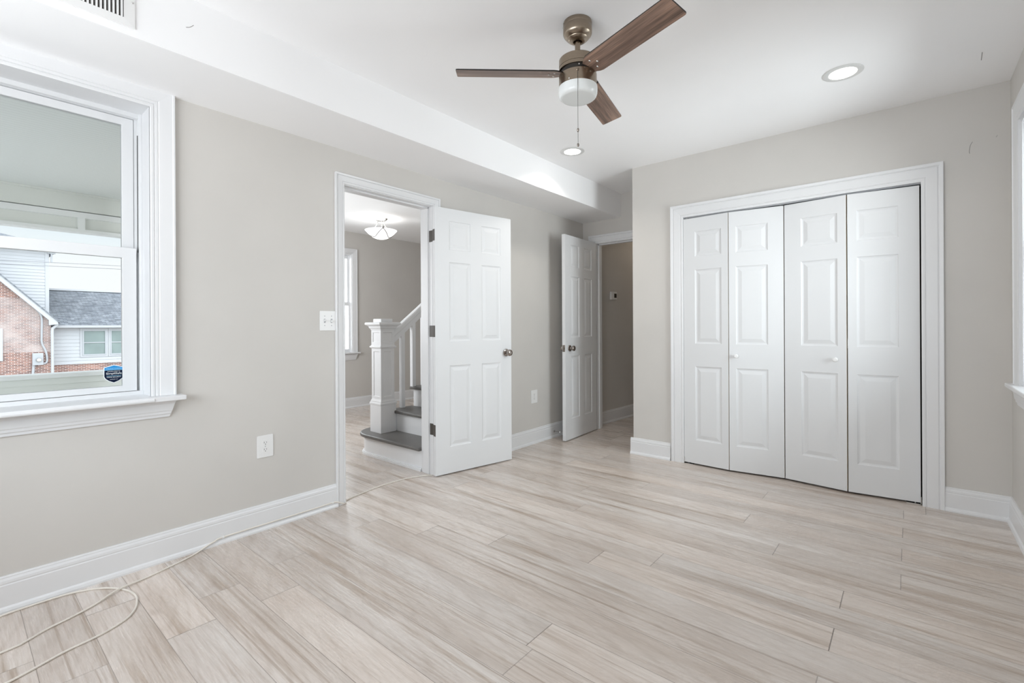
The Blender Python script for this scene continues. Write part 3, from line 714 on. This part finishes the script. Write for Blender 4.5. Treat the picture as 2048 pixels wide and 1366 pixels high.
for k in range(3):
    mw = T(FX, FY, 2.321) @ Matrix.Rotation(A0 + k*2*pi/3, 4, 'Z') @ Matrix.Rotation(PITCHB, 4, 'X')
    if k == 0:
        b0 = obj('blade', bm, BLADEM, fan, mw=mw); bl = b0
        bl.data.materials.append(BLACKM)
        for p in bl.data.polygons:
            if abs(p.normal.z) < .5: p.material_index = 1
        scr = []
        for x, y in ((br0+.062, 0), (br0+.038, -.024), (br0+.038, .024)):
            q = bm_(); lathe(q, [(0, -.0062), (.0038, -.0055), (.0055, -.0034), (.0055, -.003)], 14, mw @ T(x, y, 0)); scr.append(obj('screw', q, CHROME, bl, smooth=True))
        q = bm_(); prism(q, [(.06, -.028), (br0+.07, -.010), (br0+.07, .010), (.06, .028)], .003, .0055, mw); br_ = obj('blade_arm', q, BLACKM, bl)
    else:
        bl = b0.copy(); COL.objects.link(bl); bl.parent = fan; bl.matrix_parent_inverse = fan.matrix_world.inverted(); bl.matrix_world = mw
        rot = T(FX, FY, 0) @ Matrix.Rotation(k*2*pi/3, 4, 'Z') @ T(-FX, -FY, 0)
        for s0 in scr + [br_]:
            c = s0.copy(); c.data = s0.data.copy(); c.data.transform(rot); COL.objects.link(c); c.parent = bl; c.matrix_parent_inverse = mw.inverted()
# set screws round the light kit, pull chain and reverse switch
near = Vector((-FX, -FY)).normalized()
for a in (-26, 4):
    an = toc + radians(a)
    bm = bm_(); lathe(bm, [(0, 0), (.0032, 0), (.0032, .002), (0, .003)], 12, mf @ Matrix.Rotation(an, 4, 'Z') @ T(.087, 0, 2.266 if a < 0 else 2.322) @ Matrix.Rotation(pi/2, 4, 'Y')); obj('screw', bm, CHROME, lk_)
an = toc + radians(97)
bm = bm_(); box(bm, (.0865, -.005, 2.279), (.094, .005, 2.285), mf @ Matrix.Rotation(an, 4, 'Z')); obj('reverse_switch', bm, BLACKM, lk_)
cx, cy = FX + near.x*.0935, FY + near.y*.0935
bm = bm_(); lathe(bm, [(0, 0), (.0065, 0), (.0065, .004), (.004, .006), (.003, .010), (0, .0105)], 16, mf @ Matrix.Rotation(toc, 4, 'Z') @ T(.086, 0, 2.299) @ Matrix.Rotation(pi/2, 4, 'Y'))
pc = obj('chain_fitting', bm, NICKEL, fan, smooth=True)
bm = bm_(); z = 2.297
tube(bm, [(cx, cy, 2.298), (cx, cy, 1.965)], .0007, 6)
while z > 1.965:
    lathe(bm, [(0, -.0014), (.0012, -.0007), (.0012, .0007), (0, .0014)], 6, T(cx, cy, z)); z -= .004
pch = obj('pull_chain', bm, HINGEM, fan, smooth=True)
for z, tl in ((2.023, .25), (1.957, -.3)):
    bm = bm_(); lathe(bm, [(0, -.0095), (.003, -.008), (.0052, -.003), (.0055, .001), (.0042, .006), (.002, .0085), (0, .009)], 18, T(cx, cy, z) @ Matrix.Rotation(tl, 4, R)); obj('chain_pendant', bm, KNOBM, pch, smooth=True)

# ------------------------------------------------------------------ recessed downlights
def downlight(x, y, label, power):
    t = thing('recessed_light', label, 'recessed light', (x, y, H), group='recessed ceiling lights')
    bm = bm_(); lathe(bm, [(.096, 2.5605), (.097, 2.5575), (.090, 2.5545), (.075, 2.5535), (.068, 2.5545), (.066, 2.5560)], 56, T(x, y, 0)); obj('trim_ring', bm, RINGM, t, smooth=True)
    bm = bm_(); lathe(bm, [(.0665, 2.5558), (.04, 2.5552), (0, 2.555)], 48, T(x, y, 0)); obj('lens', bm, LENS, t, smooth=True)['label'] = 'glowing lens'
    l = bpy.data.lights.new('downlight_glow', 'AREA'); l.shape = 'DISK'; l.size = .12; l.energy = power; l.spread = radians(130); l.color = (1, .95, .88)
    o = bpy.data.objects.new('downlight_glow', l); COL.objects.link(o); o.location = (x, y, 2.5535); o.parent = t; o.matrix_parent_inverse = t.matrix_world.inverted()
downlight(-2.079, 3.258, 'lit recessed light near the soffit, seen just below the fan chain', 3.2)
downlight(-.276, 3.230, 'lit recessed light in the open ceiling in front of the closet', 1.6)

# ------------------------------------------------------------------ air vent on the soffit face
vt = thing('air_vent', 'white return-air grille with upright louvres on the soffit', 'vent', (XS, .2, 2.4))
bm = bm_(); va, vb, vz0, vz1 = -.16, .487, 2.336, 2.540
ia, ib, iz0, iz1 = va+.035, vb-.036, 2.366, 2.510
def vent_plate(s, z, n): return (XS+n, s, z)
for (p, q, r, s) in ((( va, vz0), (vb, vz0), (ib, iz0), (ia, iz0)), ((vb, vz0), (vb, vz1), (ib, iz1), (ib, iz0)), ((vb, vz1), (va, vz1), (ia, iz1), (ib, iz1)), ((va, vz1), (va, vz0), (ia, iz0), (ia, iz1))):
    quad(bm, [(XS+.006, *p), (XS+.006, *q), (XS+.008, *r), (XS+.008, *s)])
for p, q in (((va, vz0), (vb, vz0)), ((vb, vz0), (vb, vz1)), ((vb, vz1), (va, vz1)), ((va, vz1), (va, vz0))):
    quad(bm, [(XS, *p), (XS, *q), (XS+.006, *q), (XS+.006, *p)])
obj('faceplate', bm, PLATE, vt)
bm = bm_(); box(bm, (XS+.0003, ia-.004, iz0-.004), (XS+.0012, ib+.004, iz1+.004)); obj('duct_opening', bm, SLOT, vt)
y = ib - .0055
while y > ia:
    bm = bm_(); q = bm
    prism(bm, [(-.0050, -.0007), (.0042, -.0010), (.0042, .0003), (-.0050, .0006)], iz0, iz1, T(XS+.0066, y, 0) @ Matrix.Rotation(radians(38), 4, 'Z')); obj('louvre', bm, PLATE, vt); y -= .0125
for z in (2.436,):
    for yy in (vb-.0075, va+.0075):
        bm = bm_(); lathe(bm, [(0, .003), (.003, .0025), (.004, .001), (.004, 0)], 14, frame((XS+.0062, yy, z), (0, 1, 0), (0, 0, 1), (1, 0, 0))); obj('screw', bm, CHROME, vt)

# ------------------------------------------------------------------ switch, outlets, thermostat, door stop
def rrect(w, h, r, n=5):
    pts = []
    for cx_, cy_, a0 in ((w/2-r, h/2-r, 0), (-w/2+r, h/2-r, 90), (-w/2+r, -h/2+r, 180), (w/2-r, -h/2+r, 270)):
        for k in range(n+1):
            a = radians(a0 + 90*k/n); pts.append((cx_+r*cos(a), cy_+r*sin(a)))
    return pts
def plate(parent, mw, w, h):
    bm = bm_(); prism(bm, rrect(w, h, .006), 0, .004, mw); o = obj('wall_plate', bm, PLATE, parent, bevel=.002); return o
def screw(parent, mw, x, y, z=.004):
    bm = bm_(); lathe(bm, [(0, .0012), (.0025, .001), (.0032, 0), (.0032, -.001)], 14, mw @ T(x, y, z)); box(bm, (x-.0026, y-.0004, z+.0009), (x+.0026, y+.0004, z+.0014), mw); obj('screw', bm, GALV, parent)
ms = frame((XL+.0005, 1.556, 1.189), (0, 1, 0), (0, 0, 1), (1, 0, 0))
sw = thing('light_switch', 'white double toggle switch plate beside the doorway casing', 'switch', ms)
plate(sw, ms, .112, .125)
for x, tilt in ((-.023, -18), (.023, 18)):
    bm = bm_(); box(bm, (x-.0055, -.013, .0035), (x+.0055, .013, .0048), ms); hs = obj('toggle_slot', bm, GALV, sw)
    bm = bm_(); box(bm, (-.0042, -.006, 0), (.0042, .006, .014), ms @ T(x, 0, .0035) @ Matrix.Rotation(radians(tilt), 4, 'X')); obj('toggle', bm, PLATE, sw, bevel=.001)
    for y in (-.030, .030): screw(sw, ms, x, y)
def outlet(y, z, w, h, label):
    mo = frame((XL+.0005, y, z), (0, 1, 0), (0, 0, 1), (1, 0, 0))
    t = thing('outlet', label, 'outlet', mo, group='wall outlets'); plate(t, mo, w, h)
    for dz in (.0195, -.0195):
        bm = bm_(); prism(bm, [(.0172*cos(a)*1.0, dz + max(-.0125, min(.0125, .0172*sin(a)))) for a in [2*pi*k/36 for k in range(36)]], .0035, .0056, mo); rc = obj('receptacle', bm, PLATE, t)
        for x, hh in ((-.0062, .0042), (.0062, .0034)):
            bm = bm_(); box(bm, (x-.0011, dz+.003-hh, .0054), (x+.0011, dz+.003+hh, .0060), mo); obj('slot', bm, SLOT, rc)
        bm = bm_(); lathe(bm, [(0, .0060), (.0024, .0060), (.0024, .0050)], 14, mo @ T(0, dz-.0072, 0)); obj('slot', bm, SLOT, rc)
    screw(t, mo, 0, 0)
outlet(1.170, .471, .090, .126, 'white wall outlet low on the wall between window and doorway')
outlet(3.708, .457, .100, .128, 'white wall outlet between the two open doors')
hs_ = .40; q = hall_a + hd*hs_ + hn*.0005
mt = frame((q.x, q.y, 1.508), (hd.x, hd.y, 0), (0, 0, 1), (hn.x, hn.y, 0))
th = thing('thermostat', 'small white thermostat with dark display on the shaded hall wall', 'thermostat', mt)
bm = bm_(); prism(bm, rrect(.125, .094, .006), 0, .024, mt); obj('body', bm, PLATE, th, bevel=.003)
bm = bm_(); prism(bm, rrect(.055, .052, .003), .0235, .0246, mt @ T(.024, .0, 0)); obj('display', bm, SCREEN, th)
ds = thing('door_stop', 'white-tipped metal door stop sticking out of the left baseboard', 'door stop', (XL+.0145, 4.03, .062))
bm = bm_(); lathe(bm, [(0, 0), (.011, 0), (.010, .004), (.004, .006), (.0032, .012), (.0032, .068), (0, .068)], 16, frame((XL+.0145, 4.03, .062), (0, 1, 0), (0, 0, 1), (1, 0, 0))); obj('rod', bm, CHROME, ds, smooth=True)
bm = bm_(); lathe(bm, [(0, .066), (.0075, .066), (.0085, .071), (.0075, .080), (0, .082)], 16, frame((XL+.0145, 4.03, .062), (0, 1, 0), (0, 0, 1), (1, 0, 0))); obj('rubber_tip', bm, PLATE, ds, smooth=True)

# ------------------------------------------------------------------ loose cable
CR = .0041
path = [(-2.18, -.15), (-2.24, .12), (-2.295, .262), (-2.316, .352), (-2.337, .405), (-2.372, .458), (-2.424, .492), (-2.487, .512), (-2.545, .519), (-2.610, .510), (-2.674, .482), (-2.728, .441), (-2.762, .392), (-2.783, .335), (-2.788, .25), (-2.775, .12), (-2.70, -.05), (-2.58, -.10), (-2.49, -.02), (-2.465, .09)]
loopz = [CR]*len(path)
cab1 = [(x, y, CR) for x, y in path]
path2 = [(-2.465, .09), (-2.472, .161), (-2.484, .185), (-2.524, .248), (-2.550, .314), (-2.590, .395), (-2.645, .480), (-2.690, .602), (-2.748, .752), (-2.778, .812)]
cab2 = []
for i, (x, y) in enumerate(path2):
    d = ((x+2.640)**2 + (y-.49)**2)**.5
    cab2.append((x, y, CR + .0078*max(0, 1-d/.13)))
wall = [(XL+.0285, .862, .0155), (XL+.0265, .90, .027), (XL+.0195, .95, .0335), (XL+.0195, 1.20, .034), (XL+.0195, 1.45, .034), (XL+.0195, 1.575, .036)]
door = [(XL+.026, 1.607, .030), (XL+.030, 1.640, .014), (XL+.010, 1.668, CR+.0005), (XL-.038, 1.705, CR), (-2.890, 1.822, CR), (-2.919, 2.0, CR), (-2.917, 2.175, CR), (-2.888, 2.290, CR), (-2.845, 2.375, CR), (-2.816, 2.398, CR)]
bm = bm_(); tube(bm, spline(cab1 + cab2[1:] + wall + door, 12), CR, 10)
ca = thing('cable', 'off-white coaxial cable looping over the floor, along the baseboard and across the doorway', 'cable', (-2.5, .2, 0))
obj('cord', bm, CABLE, ca, smooth=True)
for y, z in ((.945, .0335), (1.572, .0358)):
    bm = bm_(); box(bm, (XL+.0145, y-.005, z-.0055), (XL+.0245, y+.005, z+.0055)); lathe(bm, [(0, .003), (.003, .002), (.003, 0)], 10, frame((XL+.020, y, z+.007), (0, 1, 0), (0, 0, 1), (1, 0, 0))); obj('cable_clip', bm, PLATE, ca, bevel=.001)

# ------------------------------------------------------------------ staircase in the living room
stair = thing('staircase', 'white painted staircase with grey treads and panelled newel post', 'staircase', (-3.35, 2.42, 0))
RISE, RUN, SY = .19, .250, 2.425
XW = XP - .004
def bull(ro):
    c = (-3.715, 2.63); pts = [(XW, c[1]-ro)]
    for k in range(19):
        a = radians(270 - 10*k); pts.append((c[0]+ro*1.02*cos(a), c[1]+ro*sin(a)))
    return pts + [(-3.62, c[1]+ro), (-3.62, 2.70), (XW, 2.70)]
bm = bm_(); prism(bm, bull(.205), .0, .161); obj('riser', bm, NEWEL, stair)
bm = bm_(); prism(bm, bull(.222), .0, .018); prism(bm, bull(.216), .018, .026); obj('shoe_moulding', bm, NEWEL, stair)
bm = bm_(); prism(bm, bull(.240), .161, .190); obj('tread', bm, TREAD, stair, bevel=.010)
for k in range(1, 7):
    y0 = SY + RUN*k; zb = RISE*k; zt = RISE*(k+1)
    xl = -3.632 if k == 1 else -3.70
    bm = bm_(); box(bm, (xl, y0, 0 if k > 1 else zb-.001), (XW, y0+RUN+.02, zt-.029))
    if k == 1: box(bm, (-3.70, 2.69, 0), (-3.632, y0+RUN+.02, zt-.029))
    obj('riser', bm, NEWEL, stair)
    bm = bm_()
    xa = -3.635 if k == 1 else -3.735
    prism(bm, ([(XW, y0-.028), (xa, y0-.028)] + ([(xa, 2.686), (-3.735, 2.686)] if k == 1 else []) + [(-3.735, y0+RUN+.005), (XW, y0+RUN+.005)]), zt-.029, zt)
    obj('tread', bm, TREAD, stair, bevel=.010)
# newel post
NX, NY = -3.717, 2.588
nw = bpy.data.objects.new('newel_post', None)
def sq_panels(bm, hw, z_edges, panels, m=.028):
    rings = [(0, 0), (.003, -.003), (.006, -.006), (.010, -.006)]
    for k in range(4):
        a = k*pi/2; n = (cos(a), sin(a)); t = (-sin(a), cos(a))
        def place(s, z, d, n=n, t=t): return (NX + n[0]*(hw+d) + t[0]*s, NY + n[1]*(hw+d) + t[1]*s, z)
        panel_face(bm, place, [-hw, -hw+m, hw-m, hw], z_edges, panels, rings)
bm = bm_()
lathe_sq = lambda prof: None
def sq_loft(prof):
    rings = [[bm.verts.new((NX+sx*r, NY+sy*r, z)) for sx, sy in ((1, 1), (-1, 1), (-1, -1), (1, -1))] for r, z in prof]
    for A, B in zip(rings, rings[1:]):
        for k in range(4): bm.faces.new((A[k], A[(k+1) % 4], B[(k+1) % 4], B[k]))
    bm.faces.new(rings[0][::-1]); bm.faces.new(rings[-1])
sq_loft([(.083, .19), (.083, .438), (.088, .442), (.088, .455), (.082, .462), (.080, .475), (.076, .480), (.072, .492)])
sq_panels(bm, .072, [.485, .515, .925, .955], {(1, 1)})
sq_loft([(.072, .950), (.075, .953), (.080, .957), (.086, .962), (.086, .970), (.078, .976), (.072, .985)])
sq_panels(bm, .074, [.975, 1.008, 1.098, 1.125], {(1, 1)}, .022)
sq_loft([(.074, 1.118), (.078, 1.122), (.080, 1.130), (.090, 1.140), (.092, 1.152), (.100, 1.160), (.112, 1.166), (.116, 1.172), (.116, 1.184), (.110, 1.190), (.06, 1.1905)])
npost = obj('newel_post', bm, NEWEL, stair)
bm = bm_(); box(bm, (NX-.062, NY-.062, 1.190), (NX+.062, NY+.062, 1.222)); obj('cap_block', bm, NEWEL, npost, bevel=.004)
# handrail and balusters
SL = .76; HX = -3.70
def railz(y): return 1.105 + (y-2.70)*SL
bm = bm_()
prof = [(-.030, .006), (-.030, -.030), (-.022, -.040), (-.022, -.094), (.022, -.094), (.022, -.040), (.030, -.030), (.030, .006), (.024, .020), (0, .026), (-.024, .020)]
extrude_profile(bm, prof, lambda s, n, z: (HX+n, s, railz(s)+z), 2.655, 4.1); obj('handrail', bm, NEWEL, stair)
y = 2.79; k = 0
while y < 3.95:
    tr = RISE*(1 + int((y - SY + .028)/RUN))
    bm = bm_(); box(bm, (HX-.019, y-.019, tr-.001), (HX+.019, y+.019, railz(y)-.08)); obj('baluster', bm, NEWEL, stair); y += .128

# ------------------------------------------------------------------ living room ceiling lamp
LX, LY, LZ = -5.041, 3.491, 2.5
la = thing('ceiling_lamp', 'lit semi-flush ceiling lamp with a white glass bowl in the living room', 'ceiling lamp', (LX, LY, LZ))
ml = T(LX, LY, 0)
bm = bm_(); lathe(bm, [(0, 2.5), (.080, 2.5), (.081, 2.494), (.070, 2.482), (.066, 2.478), (.050, 2.470), (0, 2.468)], 40, ml); obj('canopy', bm, CHROME, la, smooth=True)
def bowlp(r): return 2.238 + .112*(r/.195)**2.2
bp = [(0, bowlp(0))] + [(.195*k/12, bowlp(.195*k/12)) for k in range(1, 13)]
bm = bm_(); lathe(bm, bp + [(.191, bowlp(.195)+.001), (.18, bowlp(.18)+.005), (0.001, bowlp(0)+.005)], 56, ml); bo = obj('glass_bowl', bm, BOWL, la, smooth=True)
bo['label'] = 'glowing white glass bowl'
for k in range(3):
    a = radians(-28 + 120*k)
    e = Vector((cos(a), sin(a), 0)); rim = Vector((LX, LY, 0)) + e*.198 + Vector((0, 0, bowlp(.195)+.004))
    bm = bm_(); tube(bm, spline([(LX+e.x*.045, LY+e.y*.045, 2.474), (LX+e.x*.052, LY+e.y*.052, 2.435), (LX+e.x*.09, LY+e.y*.09, 2.39), (LX+e.x*.15, LY+e.y*.15, 2.362), tuple(rim)], 8), .0042, 8); obj('arm', bm, CHROME, la, smooth=True)
    bm = bm_(); lathe(bm, [(0, -.014), (.006, -.013), (.010, -.006), (.006, 0), (.010, .007), (.005, .014), (0, .015)], 14, T(*rim)); obj('finial', bm, HINGEM, la, smooth=True)
    pts = []
    for j in range(17):
        w = j/16; an = a + w*2*pi/3; r = .198 - .10*sin(pi*w)
        pts.append((LX+cos(an)*(r+.001), LY+sin(an)*(r+.001), bowlp(min(r, .195))-.004))
    bm = bm_(); tube(bm, pts, .0038, 8); obj('band', bm, HINGEM, la, smooth=True)
l = bpy.data.lights.new('lamp_glow', 'POINT'); l.energy = 1.1; l.color = (1, .96, .90); l.shadow_soft_size = .08
o = bpy.data.objects.new('lamp_glow', l); COL.objects.link(o); o.location = (LX, LY, 2.395); o.parent = la; o.matrix_parent_inverse = la.matrix_world.inverted()

l = bpy.data.lights.new('hall_fill', 'POINT'); l.energy = 3; l.color = (1, .84, .66); l.shadow_soft_size = .15  # added warm fill for the hall, it has no fixture
o = bpy.data.objects.new('hall_fill', l); COL.objects.link(o); o.location = (-2.2, 6.3, 2.25)
# ------------------------------------------------------------------ scuffs on the paint
def scuff(parent, pts, r=.0012):
    bm = bm_(); tube(bm, spline(pts, 6), r, 6); obj('scuff', bm, SCUFF, parent)
wc = bpy.data.objects['wall_closet']; so = bpy.data.objects['trim_soffit']; ce = bpy.data.objects['ceiling']
scuff(wc, [(.300, YC, 2.243), (.290, YC, 2.222), (.286, YC, 2.19), (.287, YC, 2.175)], .0016)
scuff(wc, [(.405, YC, 2.255), (.400, YC, 2.245)])
scuff(so, [(XS, .690, 2.452), (XS, .676, 2.437), (XS, .662, 2.430)])
scuff(ce, [(.30, 3.46, H), (.303, 3.52, H), (.305, 3.56, H)], .0016)

# ------------------------------------------------------------------ porch outside the left window
bm = bm_(); box(bm, (-6.2, -4.5, -.3), (XE, 1.20, -.12)); struct('floor_porch', bm, PORCHW, 'grey porch floor outside the left window', 'porch floor')
bm = bm_(); box(bm, (-6.12, -4.5, 2.425), (XE, 1.20, 2.55)); struct('ceiling_porch', bm, BEAD, 'pale beadboard porch ceiling seen through the upper sash', 'porch ceiling')
pb = thing('porch_beam', 'white and grey panelled porch beam seen through the upper sash', 'beam', (-6, -1.5, 2.06), kind='structure')
bm = bm_(); box(bm, (-6.10, -4.5, 2.255), (-6.0, 1.199, 2.424)); box(bm, (-6.0, -4.5, 2.405), (-5.985, 1.199, 2.4245)); obj('upper_board', bm, PORCHG, pb)
bm = bm_(); box(bm, (-6.12, -4.5, 2.192), (-5.992, 1.199, 2.245)); box(bm, (-6.12, -4.5, 2.058), (-5.992, 1.199, 2.085))
for y in (-3.2, -1.85, -.5, .805): box(bm, (-6.10, y, 2.08), (-5.994, y+.05, 2.20))
obj('white_trim', bm, PORCHW, pb)
bm = bm_(); box(bm, (-6.09, -4.5, 2.08), (-6.03, 1.199, 2.20)); obj('recessed_panel', bm, PORCHG, pb)
pr = thing('porch_parapet', 'low clapboard porch wall with a white cap outside the left window', 'porch wall', (-6, -1.5, -.12), kind='structure')
bm = bm_(); box(bm, (-6.16, -4.5, .697), (-5.975, 1.199, .735)); obj('cap', bm, PORCHW, pr, bevel=.003)
bm = bm_(); z = .697
while z > -.1:
    z0 = max(z-.058 if z > .69 else z-.12, -.12)
    prism(bm, [(-6.10, z), (-6.002, z), (-5.992, z0), (-6.10, z0)], -4.5, 1.199, frame((0, 0, 0), (1, 0, 0), (0, 0, 1), (0, 1, 0))); z = z0
obj('clapboard', bm, PORCHG, pr)
bm = bm_(); quad(bm, [(-120, -80, -2.2), (-6.2, -80, -2.2), (-6.2, 90, -2.2), (-120, 90, -2.2)]); struct('ground', bm, BOUNCE_GROUND, 'unseen ground before the neighbouring house, coloured pale to bounce light to the porch', 'ground')  # ground is out of sight, its pale colour bounces light up to the porch

# ------------------------------------------------------------------ neighbouring house across the yard
K = 28/24.
def Yk(y): return y*K
def Zk(z): return 1.15 + (z-1.15)*K
HX0 = -28.0
ho = thing('neighbour_house', 'brick and white-sided neighbouring house seen through the lower sash', 'house', (HX0, 2.2, -2.2))
yz = frame((0, 0, 0), (0, 1, 0), (0, 0, 1), (1, 0, 0))        # (a, b, c) -> y=a, z=b, x=c
yr, ye = Yk(2.472), Yk(2.646)                                 # brick corner, eave tip
slope = (Zk(2.981)-Zk(1.386))/(Yk(1.213)-Yk(2.646))
yp = -1.4
def rz(y): return Zk(1.386) + slope*(y-ye)
def chain(pts, c0, c1): return pts
bm = bm_(); org = Vector((HX0, Yk(2.0), Zk(0.6)))
prism(bm, [(2*yp-yr, -2.3), (yr, -2.3), (yr, rz(yr)-.22), (yp, rz(yp)-.22), (2*yp-yr, rz(yr)-.22)], HX0-4, HX0, T(-org.x, -org.y, -org.z) @ yz)
obj('brick_wall', bm, BRICK, ho, mw=T(*org))
bm = bm_()
prism(bm, [(yp, rz(yp)), (ye, rz(ye)), (ye, rz(ye)-.10), (yr-.08, rz(ye)-.14), (yr-.08, rz(yr-.08)-.24), (yp, rz(yp)-.24)], HX0, HX0+.22, yz)
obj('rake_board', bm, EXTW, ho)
bm = bm_(); prism(bm, [(yp, rz(yp)+.06), (ye+.06, rz(ye+.06)+.06), (ye+.06, rz(ye+.06)), (yp, rz(yp))], HX0-4.2, HX0+.26, yz); obj('gable_roof', bm, SHINGLE, ho)
def siding(bm, y0, y1, z0, z1, x, ex=.135):
    z = z0
    while z < z1:
        zz = min(z+ex, z1)
        prism(bm, [(x-.05, z), (x+.022, z), (x+.002, zz), (x-.05, zz)], y0, y1, frame((0, 0, 0), (1, 0, 0), (0, 0, 1), (0, 1, 0))); z = zz
UX = -28.9
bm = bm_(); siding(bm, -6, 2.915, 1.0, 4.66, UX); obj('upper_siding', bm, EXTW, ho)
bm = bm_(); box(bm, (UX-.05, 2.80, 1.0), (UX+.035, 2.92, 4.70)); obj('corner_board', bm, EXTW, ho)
bm = bm_()                                                    # low hip roof of the two-storey block
e1, e2_, e3, e4 = (UX+.5, 3.3, 4.66), (UX-9, 3.3, 4.66), (UX-9, -9, 4.66), (UX+.5, -9, 4.66); r1, r2 = (UX-4.2, 1.6, 5.72), (UX-4.2, -8.8, 5.72)
quad(bm, [e1, r1, r2, e4]); quad(bm, [e2_, r1, r2, e3]); bm.faces.new([bm.verts.new(p) for p in (e1, e2_, r1)]); quad(bm, [e1, e2_, e3, e4]); bm.faces.new([bm.verts.new(p) for p in (e3, e4, r2)])
obj('upper_roof', bm, SHINGLE, ho)
WX = -28.7
kw = 28.7/24.6
def zw(z): return 1.15+(z-1.15)*kw
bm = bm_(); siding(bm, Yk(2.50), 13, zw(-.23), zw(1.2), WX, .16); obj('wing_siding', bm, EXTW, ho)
bm = bm_(); org2 = Vector((WX, 5, -1)); box(bm, (-3, -2.2, -1.4), (-.04, 8, zw(-.23)+1)); obj('brick_foundation', bm, BRICK2, ho, mw=T(*org2))
RX = -32.6; zr = 1.15 + (2.60-1.15)/24.6*32.6
bm = bm_(); prism(bm, [(WX+.25, zw(1.26)), (RX, zr), (RX-4, zw(1.26)), (WX-.3, zw(1.18))], 2.6, 13, frame((0, 0, 0), (1, 0, 0), (0, 0, 1), (0, 1, 0))); obj('wing_roof', bm, SHINGLE, ho)
bm = bm_(); prism(bm, [(RX+.16, zr-.03), (RX, zr+.07), (RX-.16, zr-.03), (RX, zr-.02)], 2.6, 13, frame((0, 0, 0), (1, 0, 0), (0, 0, 1), (0, 1, 0))); obj('ridge_vent', bm, GALV, ho)
bm = bm_(); prism(bm, [(WX+.22, zw(1.17)), (WX+.34, zw(1.17)), (WX+.36, zw(1.262)), (WX+.22, zw(1.262))], Yk(2.62), 13, frame((0, 0, 0), (1, 0, 0), (0, 0, 1), (0, 1, 0))); obj('gutter', bm, EXTW, ho)
for y0, y1 in ((3.43, 4.10), (4.262, 4.93)):
    a, b, c, d = y0*kw, y1*kw, zw(.115), zw(1.06)
    def ring(bm, y0_, y1_, z0_, z1_, w, t0, t1):
        box(bm, (t0, y0_, z0_), (t1, y0_+w, z1_)); box(bm, (t0, y1_-w, z0_), (t1, y1_, z1_)); box(bm, (t0, y0_+w, z0_), (t1, y1_-w, z0_+w)); box(bm, (t0, y0_+w, z1_-w), (t1, y1_-w, z1_))
    bm = bm_(); ring(bm, a-.03, b+.03, c-.03, d+.03, .055, WX, WX+.075); box(bm, (WX, a+.025, (c+d)/2-.02), (WX+.065, b-.025, (c+d)/2+.02))
    wf = obj('window', bm, GALV, ho)
    bm = bm_(); box(bm, (WX-.01, a+.02, c+.02), (WX+.035, b-.02, d-.02)); obj('pane', bm, SHADE, wf)
    bm = bm_(); ring(bm, a-.10, b+.10, c-.10, d+.10, .069, WX-.02, WX+.05); obj('window_trim', bm, EXTW, wf)
# left window edge of the gable, meter box, conduits, downspout
a, b, c, d = -.1, Yk(1.268), Zk(.033), Zk(1.155)
bm = bm_(); ring(bm, a-.1, b, c, d, .08, HX0-.01, HX0+.06); wf = obj('window', bm, EXTW, ho)
bm = bm_(); box(bm, (HX0-.01, a-.03, c+.07), (HX0+.03, b-.07, d-.07)); obj('pane', bm, SHADE, wf)
a, b, c, d = Yk(1.981), Yk(2.261), Zk(-.165), Zk(.268)
bm = bm_(); box(bm, (HX0+.001, a, c), (HX0+.16, b, d)); me_ = obj('electric_meter', bm, GALV, ho, bevel=.02)
bm = bm_(); lathe(bm, [(0, .09), (.07, .085), (.085, .05), (.085, 0)], 24, frame((HX0+.15, a+.19, c+.22), (0, 1, 0), (0, 0, 1), (1, 0, 0))); obj('meter_dial', bm, CHROME, me_, smooth=True)
xc = HX0+.05
bm = bm_(); tube(bm, spline([(xc, Yk(2.03), Zk(1.93)), (xc, Yk(2.19), Zk(1.68)), (xc, Yk(2.232), Zk(1.45)), (xc, Yk(2.225), Zk(.95)), (xc, Yk(2.232), Zk(.62)), (xc, Yk(2.33), Zk(.32)), (xc, Yk(2.362), Zk(.02)), (xc, Yk(2.33), Zk(-.10)), (xc, Yk(2.25), Zk(-.12))], 8), .035, 8); obj('conduit', bm, GALV, ho, smooth=True)
bm = bm_(); tube(bm, [(xc, Yk(2.02), Zk(-.15)), (xc, Yk(1.99), Zk(-.6)), (xc, Yk(1.99), -2.2)], .045, 8); obj('conduit', bm, GALV, ho, smooth=True)
xd = HX0+.08
bm = bm_(); tube(bm, spline([(xd, Yk(2.63), Zk(1.37)), (xd, Yk(2.62), Zk(1.28)), (xd, Yk(2.54), Zk(1.18)), (xd, Yk(2.50), Zk(1.08)), (xd, Yk(2.50), Zk(.5)), (xd, Yk(2.50), -2.2)], 8), .05, 8); obj('downspout', bm, EXTW, ho, smooth=True)
bm = bm_(); box(bm, (UX+.03, 2.86, 4.42), (UX+.12, 3.12, 4.47)); box(bm, (UX+.03, 2.97, 4.05), (UX+.10, 3.03, 4.45)); obj('service_bracket', bm, GALV, ho)
for dz in (0, -.14):
    kx = 26/40.
    p0 = Vector((-26, 2.025*kx, 1.15+(5.093-1.15)*kx+dz)); p1 = Vector((-26, 7.504*kx, 1.15+(5.263-1.15)*kx+dz)); dd = p1-p0
    bm = bm_(); tube(bm, [p0-dd*4, p0, p1, p1+dd*4], .011, 6)
    tag(obj('power_line', bm, WIRE), 'upper of two thin power lines crossing the view from the left window' if dz == 0 else 'lower of two thin power lines crossing the view from the left window', 'power line', group='power lines')
bpy.context.view_layer.update()
